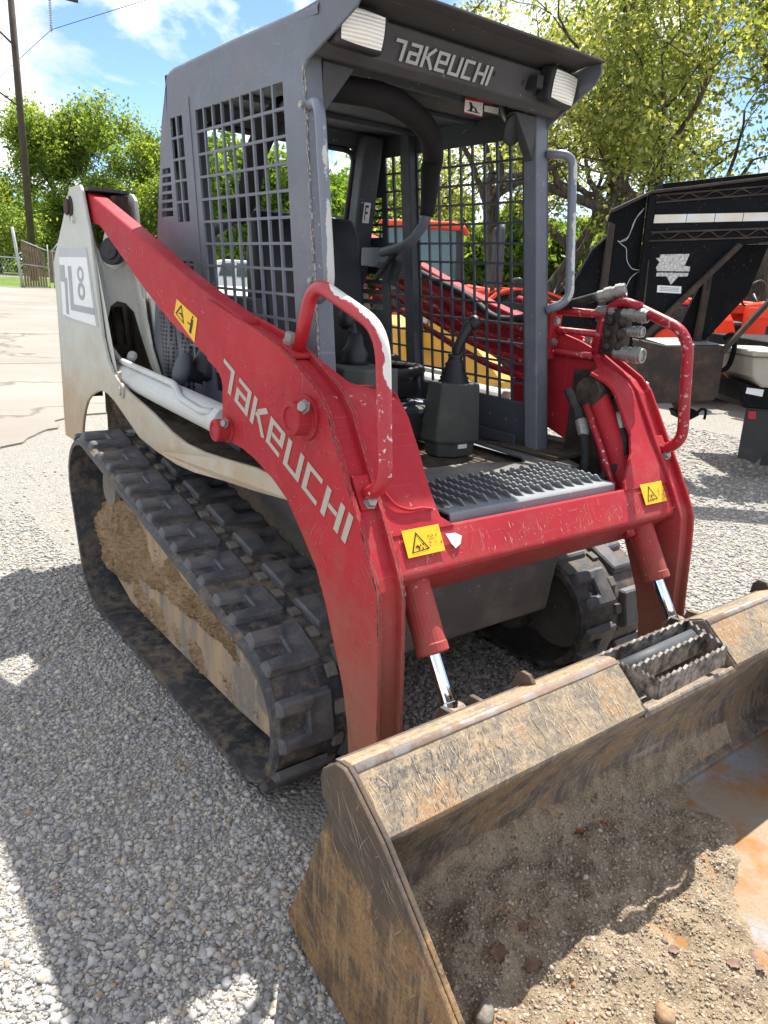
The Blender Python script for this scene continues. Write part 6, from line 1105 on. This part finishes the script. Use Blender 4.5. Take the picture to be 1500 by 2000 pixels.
# ================================================================== POLE, WIRES, FENCE
PD = 1.44; px_ = lambda x, y, z: (2.4+(x-2.4)*PD, -1.682+(y+1.682)*PD, 1.43+(z-1.43)*PD)
PO = thing('utility_pole', 'dark wooden utility pole with crossarm rising above the trees', 'pole', px_(-40.4, 8.3, 0)[:2]+(0,))
g = G(); g.tube([px_(-40.4, 8.3, 0.3), px_(-40.45, 8.22, 15.5)], .27, 14, r1=.20); g.put('pole_shaft', 'pole_wood', PO, smooth=True)
g = G(); g.beam(px_(-40.2, 5.2, 13.55), px_(-40.2, 11.2, 13.55), .2, .28); g.put('crossarm', 'pole_wood', PO)
g = G(); g.beam(px_(-40.25, 8.2, 11.0), px_(-40.25, 5.3, 13.3), .1, .1); g.put('brace', 'pole_wood', PO); g = G(); g.beam(px_(-40.25, 8.25, 8.4), px_(-40.25, 6.4, 9.5), .09, .09); g.put('brace', 'pole_wood', PO)
c = np.array([2.4, -1.682, 1.43]); ip = lambda d, D: tuple(c+np.array(d)*D)
i0 = ip((-0.96497, 0.26236, 0.26818), 62.5); i1 = ip((-0.96508, 0.26194, 0.2402), 62.5)
g = G(); n_ = 13
for k in range(n_): t = k/(n_-1); p = [i0[a]*(1-t)+i1[a]*t for a in range(3)]; g.lathe(p, (0, 0, -1), [(0, .03), (.02, .11), (.045, .10), (.05, .03), (.15, .03)], 10)
g.tube([i0, (i0[0], i0[1], i0[2]+0.8)], .03, 6); g.put('insulator_string', 'galvanised', PO)
w0 = ip((-0.93419, 0.35678, 0.28369), 52.1); w1 = ip((-0.97787, 0.20922, 0.18692), 79.2)
g = G(); e = Vector(w0)+(Vector(w0)-Vector(i1))*2.0; e2 = Vector(w1)+(Vector(w1)-Vector(i1))*2.0; g.tube([tuple(e), w0, i1], .02, 6); g.tube([i1, w1, tuple(e2)], .02, 6); o = g.put('power_line', 'ink', None); tag(o, 'thin power line hanging from the insulator string against the sky', 'power line')
FN = thing('chain_link_fence', 'grey chain link fence along the grass verge', 'fence', (-43.2, 8.2, 0))
gp = Vector((-42.6, 8.2, 0)); fd = Vector((-0.2, -0.98, 0)).normalized()
for k in range(0, 12):
    p = gp+fd*(2.9*k)+Vector((-0.4, 0, 0)); g = G(); g.tube([tuple(p), tuple(p+Vector((0, 0, 1.55)))], .032, 8); g.put('fence_post', 'galvanised', FN, smooth=True)
g = G(); g.tube([tuple(gp+Vector((-.4, 0, 1.52))), tuple(gp+fd*32+Vector((-.4, 0, 1.52)))], .022, 6); g.put('top_rail', 'galvanised', FN, smooth=True)
g = G()
for k in range(0, 210):
    a = gp+Vector((-.42, 0, 0))+fd*(k*0.15); 
    for sg in (1, -1): q2 = a+fd*(sg*0.72); g.add([tuple(a), tuple(a+fd*.012), tuple(q2+fd*.012+Vector((0, 0, 1.5))), tuple(q2+Vector((0, 0, 1.5)))], [(0, 1, 2, 3)])
o = g.put('wire_mesh', 'galvanised', FN); o['kind'] = 'stuff'
GT = thing('slatted_gate', 'sagging chain link gate with brown slats beside the tall grey post', 'gate', tuple(gp))
g = G(); g.tube([tuple(gp), tuple(gp+Vector((0.12, -0.32, 3.05)))], .085, 12, r1=.075); g.put('gate_post', 'galvanised', GT, smooth=True)
gd = Vector((-0.35, 0.94, 0)).normalized(); 
for k in range(9):
    a = gp+gd*(0.18+k*0.155); h_ = 2.35-0.055*k; g = G(); g.beam(tuple(a+Vector((0, 0, .08))), tuple(a+Vector((0.02, -.05, h_))), .115, .012, tuple(gd.cross(Vector((0, 0, 1))))); g.put('slat', 'wood', GT)
g = G()
for z0, z1 in ((2.42, 1.95), (1.22, 1.12), (0.05, 0.07)): g.tube([tuple(gp+gd*.1+Vector((.02, 0, z0))), tuple(gp+gd*1.65+Vector((.02, 0, z1)))], .03, 8)
g.tube([tuple(gp+gd*1.62), tuple(gp+gd*1.62+Vector((0, 0, 2.3)))], .03, 8); g.put('gate_frame', 'galvanised', GT, smooth=True)
F2_ = thing('slat_fence', 'brown slatted fence with barbed wire arms running from the gate', 'fence', tuple(gp+gd*1.8))
for k in range(34):
    a = gp+gd*(1.8+k*0.30)+Vector((-0.3*k*0.1, 0, 0)); g = G(); g.beam(tuple(a+Vector((0, 0, .3))), tuple(a+Vector((0, 0, 1.95))), .27, .012, tuple(gd.cross(Vector((0, 0, 1))))); g.put('slat', 'wood', F2_)
g = G(); g.tube([tuple(gp+gd*1.8+Vector((.03, 0, 1.98))), tuple(gp+gd*12+Vector((-1.0, 0, 1.98)))], .025, 8)
for k in range(5): a = gp+gd*(1.9+2.4*k)+Vector((-.07*k*.3, 0, 0)); g.tube([tuple(a), tuple(a+Vector((0, 0, 2.0))), tuple(a+Vector((.1, .35, 2.45)))], .03, 8)
g.put('fence_frame', 'galvanised', F2_, smooth=True)

# ================================================================== TREES
def leaf_quads(C_, size, jitter=0.5):
    n = len(C_); a = rng.normal(0, 1, (n, 3)); a /= np.linalg.norm(a, axis=1)[:, None]; b_ = np.cross(a, rng.normal(0, 1, (n, 3))); b_ /= np.linalg.norm(b_, axis=1)[:, None]
    s_ = (size*rng.uniform(1-jitter, 1+jitter, n))[:, None]
    V = np.stack([C_-a*s_, C_+b_*s_*0.55, C_+a*s_, C_-b_*s_*0.55], 1).reshape(-1, 3); F = np.arange(4*n).reshape(n, 4); return V, F
def grow_tree(seed, h, levels, spread, trunk_r, trunk_frac, leaf_n, leaf_s, cl_r, up=0.35, lean=(0, 0)):
    R_ = np.random.default_rng(seed); g = G(); tips = []
    def branch(p, d, L_, r_, lv):
        n_ = 5 if lv < 3 else 3; pts = [p]; rr = [r_]; q = p.copy(); dd = d.copy()
        for i in range(n_):
            dd = dd+R_.normal(0, 0.16+0.06*lv, 3); dd[2] += up*0.10; dd /= np.linalg.norm(dd); q = q+dd*L_/n_; pts.append(q.copy()); rr.append(r_*(1-0.55*(i+1)/n_))
            if lv >= levels-1: tips.append((q.copy(), lv))
        g.tube([tuple(x) for x in pts], r_, 9 if lv == 0 else 6 if lv < 3 else 4, cap=False, rr=rr)
        if lv >= levels: return
        k = [4, 3, 3, 3, 2][min(lv, 4)]+(1 if R_.random() < 0.4 else 0); az0 = R_.uniform(0, 6.28)
        for j in range(k):
            t = 1.0 if j == 0 else R_.uniform(0.45, 0.95); i = min(n_, max(1, int(round(t*n_)))); az = az0+j*6.28/k+R_.normal(0, 0.3); tilt_ = R_.uniform(0.45, 1.0)*spread
            ax = np.cross(dd, [math.cos(az), math.sin(az), 0.1]); ax /= np.linalg.norm(ax)+1e-9; nd = dd*math.cos(tilt_)+ax*math.sin(tilt_); nd[2] = max(nd[2], -0.15)
            branch(pts[i].copy(), nd/np.linalg.norm(nd), L_*R_.uniform(0.58, 0.80), rr[i]*R_.uniform(0.62, 0.8), lv+1)
    branch(np.array([0.0, 0.0, -0.1]), np.array([lean[0], lean[1], 1.0]), h*trunk_frac, trunk_r, 0)
    T_ = np.array([t for t, l in tips]); z = T_[:, 2].max(); sc = h/z; g.v = [(x*sc, y*sc, zz*sc) for x, y, zz in g.v]; T_ = T_*sc
    idx = R_.integers(0, len(T_), leaf_n); C_ = T_[idx]+R_.normal(0, cl_r, (leaf_n, 3)); C_ = C_[C_[:, 2] > 0.4]
    V, F = leaf_quads(C_, leaf_s); return g, V, F
TM = {}
def tree(label, loc, key, rot, sc, args, leafmat, group=None, name='oak_tree'):
    if key not in TM:
        g, V, F = grow_tree(**args); a = g.mesh('trunk'); a.materials.append(MATS['bark']); a.polygons.foreach_set('use_smooth', [True]*len(a.polygons)); c = tri_mesh('crown', V, F); c.materials.append(MATS[leafmat]); TM[key] = (a, c)
    root = thing(name, label, 'tree', loc, group)
    for nm, me in zip(('trunk', 'crown'), TM[key]):
        o = bpy.data.objects.new(nm, me); COL.objects.link(o); o.parent = root
    root.rotation_euler = (0, 0, rot); root.scale = (sc,)*3; return root
oakA = dict(seed=11, h=11.5, levels=4, spread=0.95, trunk_r=0.20, trunk_frac=0.26, leaf_n=14500, leaf_s=0.058, cl_r=0.19, lean=(0.15, -0.1))
oakB = dict(seed=23, h=11.0, levels=4, spread=1.05, trunk_r=0.22, trunk_frac=0.24, leaf_n=14500, leaf_s=0.058, cl_r=0.20, lean=(-0.2, 0.1))
oakC = dict(seed=37, h=10.5, levels=4, spread=0.85, trunk_r=0.16, trunk_frac=0.30, leaf_n=14000, leaf_s=0.062, cl_r=0.20)
tree('tall oak with forked dark limbs just right of the cab visor', along((-0.610, 0.792), 25), 'A', 0.4, 1.2, oakA, 'leaf_oak')
tree('wide oak with heavy leaning limbs above the middle of the trailer', along((-0.525, 0.85), 23.5), 'B', 1.9, 1.15, oakB, 'leaf_oak')
tree('oak at the right edge of the picture above the trailer', along((-0.445, 0.895), 24), 'A', 3.6, 1.25, oakA, 'leaf_oak')
tree('slender oak seen through the loader right side screen', along((-0.715, 0.70), 23), 'C', 0.2, 1.0, oakC, 'leaf_oak')
tree('oak rising behind the visor lettering', along((-0.665, 0.745), 30), 'B', 4.4, 1.2, oakB, 'leaf_oak')
tree('oak behind the tractor cab, seen through the screen', along((-0.78, 0.625), 30), 'C', 2.6, 0.95, oakC, 'leaf_green')
mapA = dict(seed=51, h=10.2, levels=4, spread=0.62, trunk_r=0.18, trunk_frac=0.28, leaf_n=34000, leaf_s=0.095, cl_r=0.36, up=0.9)
mapB = dict(seed=63, h=9.4, levels=4, spread=0.70, trunk_r=0.16, trunk_frac=0.26, leaf_n=32000, leaf_s=0.095, cl_r=0.38, up=0.8)
bush = dict(seed=77, h=6.4, levels=4, spread=0.95, trunk_r=0.12, trunk_frac=0.16, leaf_n=38000, leaf_s=0.09, cl_r=0.42, up=0.4)
tree('tallest light green tree beside the utility pole', along((-0.9635, 0.272), 86), 'm1', 0.3, 1.64, mapA, 'leaf_green', name='maple_tree')
tree('narrow green tree between the utility pole tree and the cab', along((-0.945, 0.325), 88), 'm2', 1.3, 1.66, mapB, 'leaf_green', name='maple_tree')
tree('bushy bright green tree in front of the taller pair', along((-0.955, 0.300), 82), 'b1', 0.8, 1.45, bush, 'leaf_green', name='bushy_tree')
tree('low bushy tree left of the utility pole at the picture edge', along((-0.985, 0.190), 83), 'b1', 2.9, 1.45, bush, 'leaf_dark', name='bushy_tree')
tree('bushy tree just left of the loader cab', along((-0.925, 0.375), 83), 'b1', 4.5, 1.5, bush, 'leaf_green', name='bushy_tree')
# the wood behind, one mass
Cs = []
def wood(d0, d1, n, dist, hh, rr):
    for k in range(n):
        t = (k+rng.uniform(0, 1))/n; a = d0*(1-t)+d1*t; D = dist*rng.uniform(0.94, 1.25); h_ = hh*rng.uniform(0.75, 1.12); cx, cy = 2.4+math.cos(a)*D, -1.682+math.sin(a)*D
        for j in range(5):
            m = 560; z0 = h_*(0.12+0.2*j); u = rng.normal(0, 1, (m, 3)); u /= np.linalg.norm(u, axis=1)[:, None]; r_ = rr*(1.05-0.12*j)*rng.uniform(0.55, 1.05, m)[:, None]
            Cs.append(np.array([cx+rng.normal(0, rr*.35), cy+rng.normal(0, rr*.35), z0])+u*r_*np.array([1, 1, 0.85]))
ang = lambda x, y: math.atan2(y, x)
wood(ang(-0.999, 0.03), ang(-0.90, 0.43), 34, 92, 8.6, 3.2)
wood(ang(-0.90, 0.43), ang(-0.76, 0.65), 24, 46, 7.6, 2.4)
wood(ang(-0.77, 0.64), ang(-0.30, 0.95), 34, 36, 4.6, 1.7)
C_ = np.concatenate(Cs); C_ = C_[C_[:, 2] > 0.1]; V, F = leaf_quads(C_, 0.17)
o = mk('woodland', tri_mesh('woodland', V, F), 'leaf_dark'); o['kind'] = 'stuff'; o['label'] = 'dense green woodland behind the yard reading as one mass'; o['category'] = 'woodland'
for o in list(bpy.data.objects):
    if '_w' in o.keys(): del o['_w']
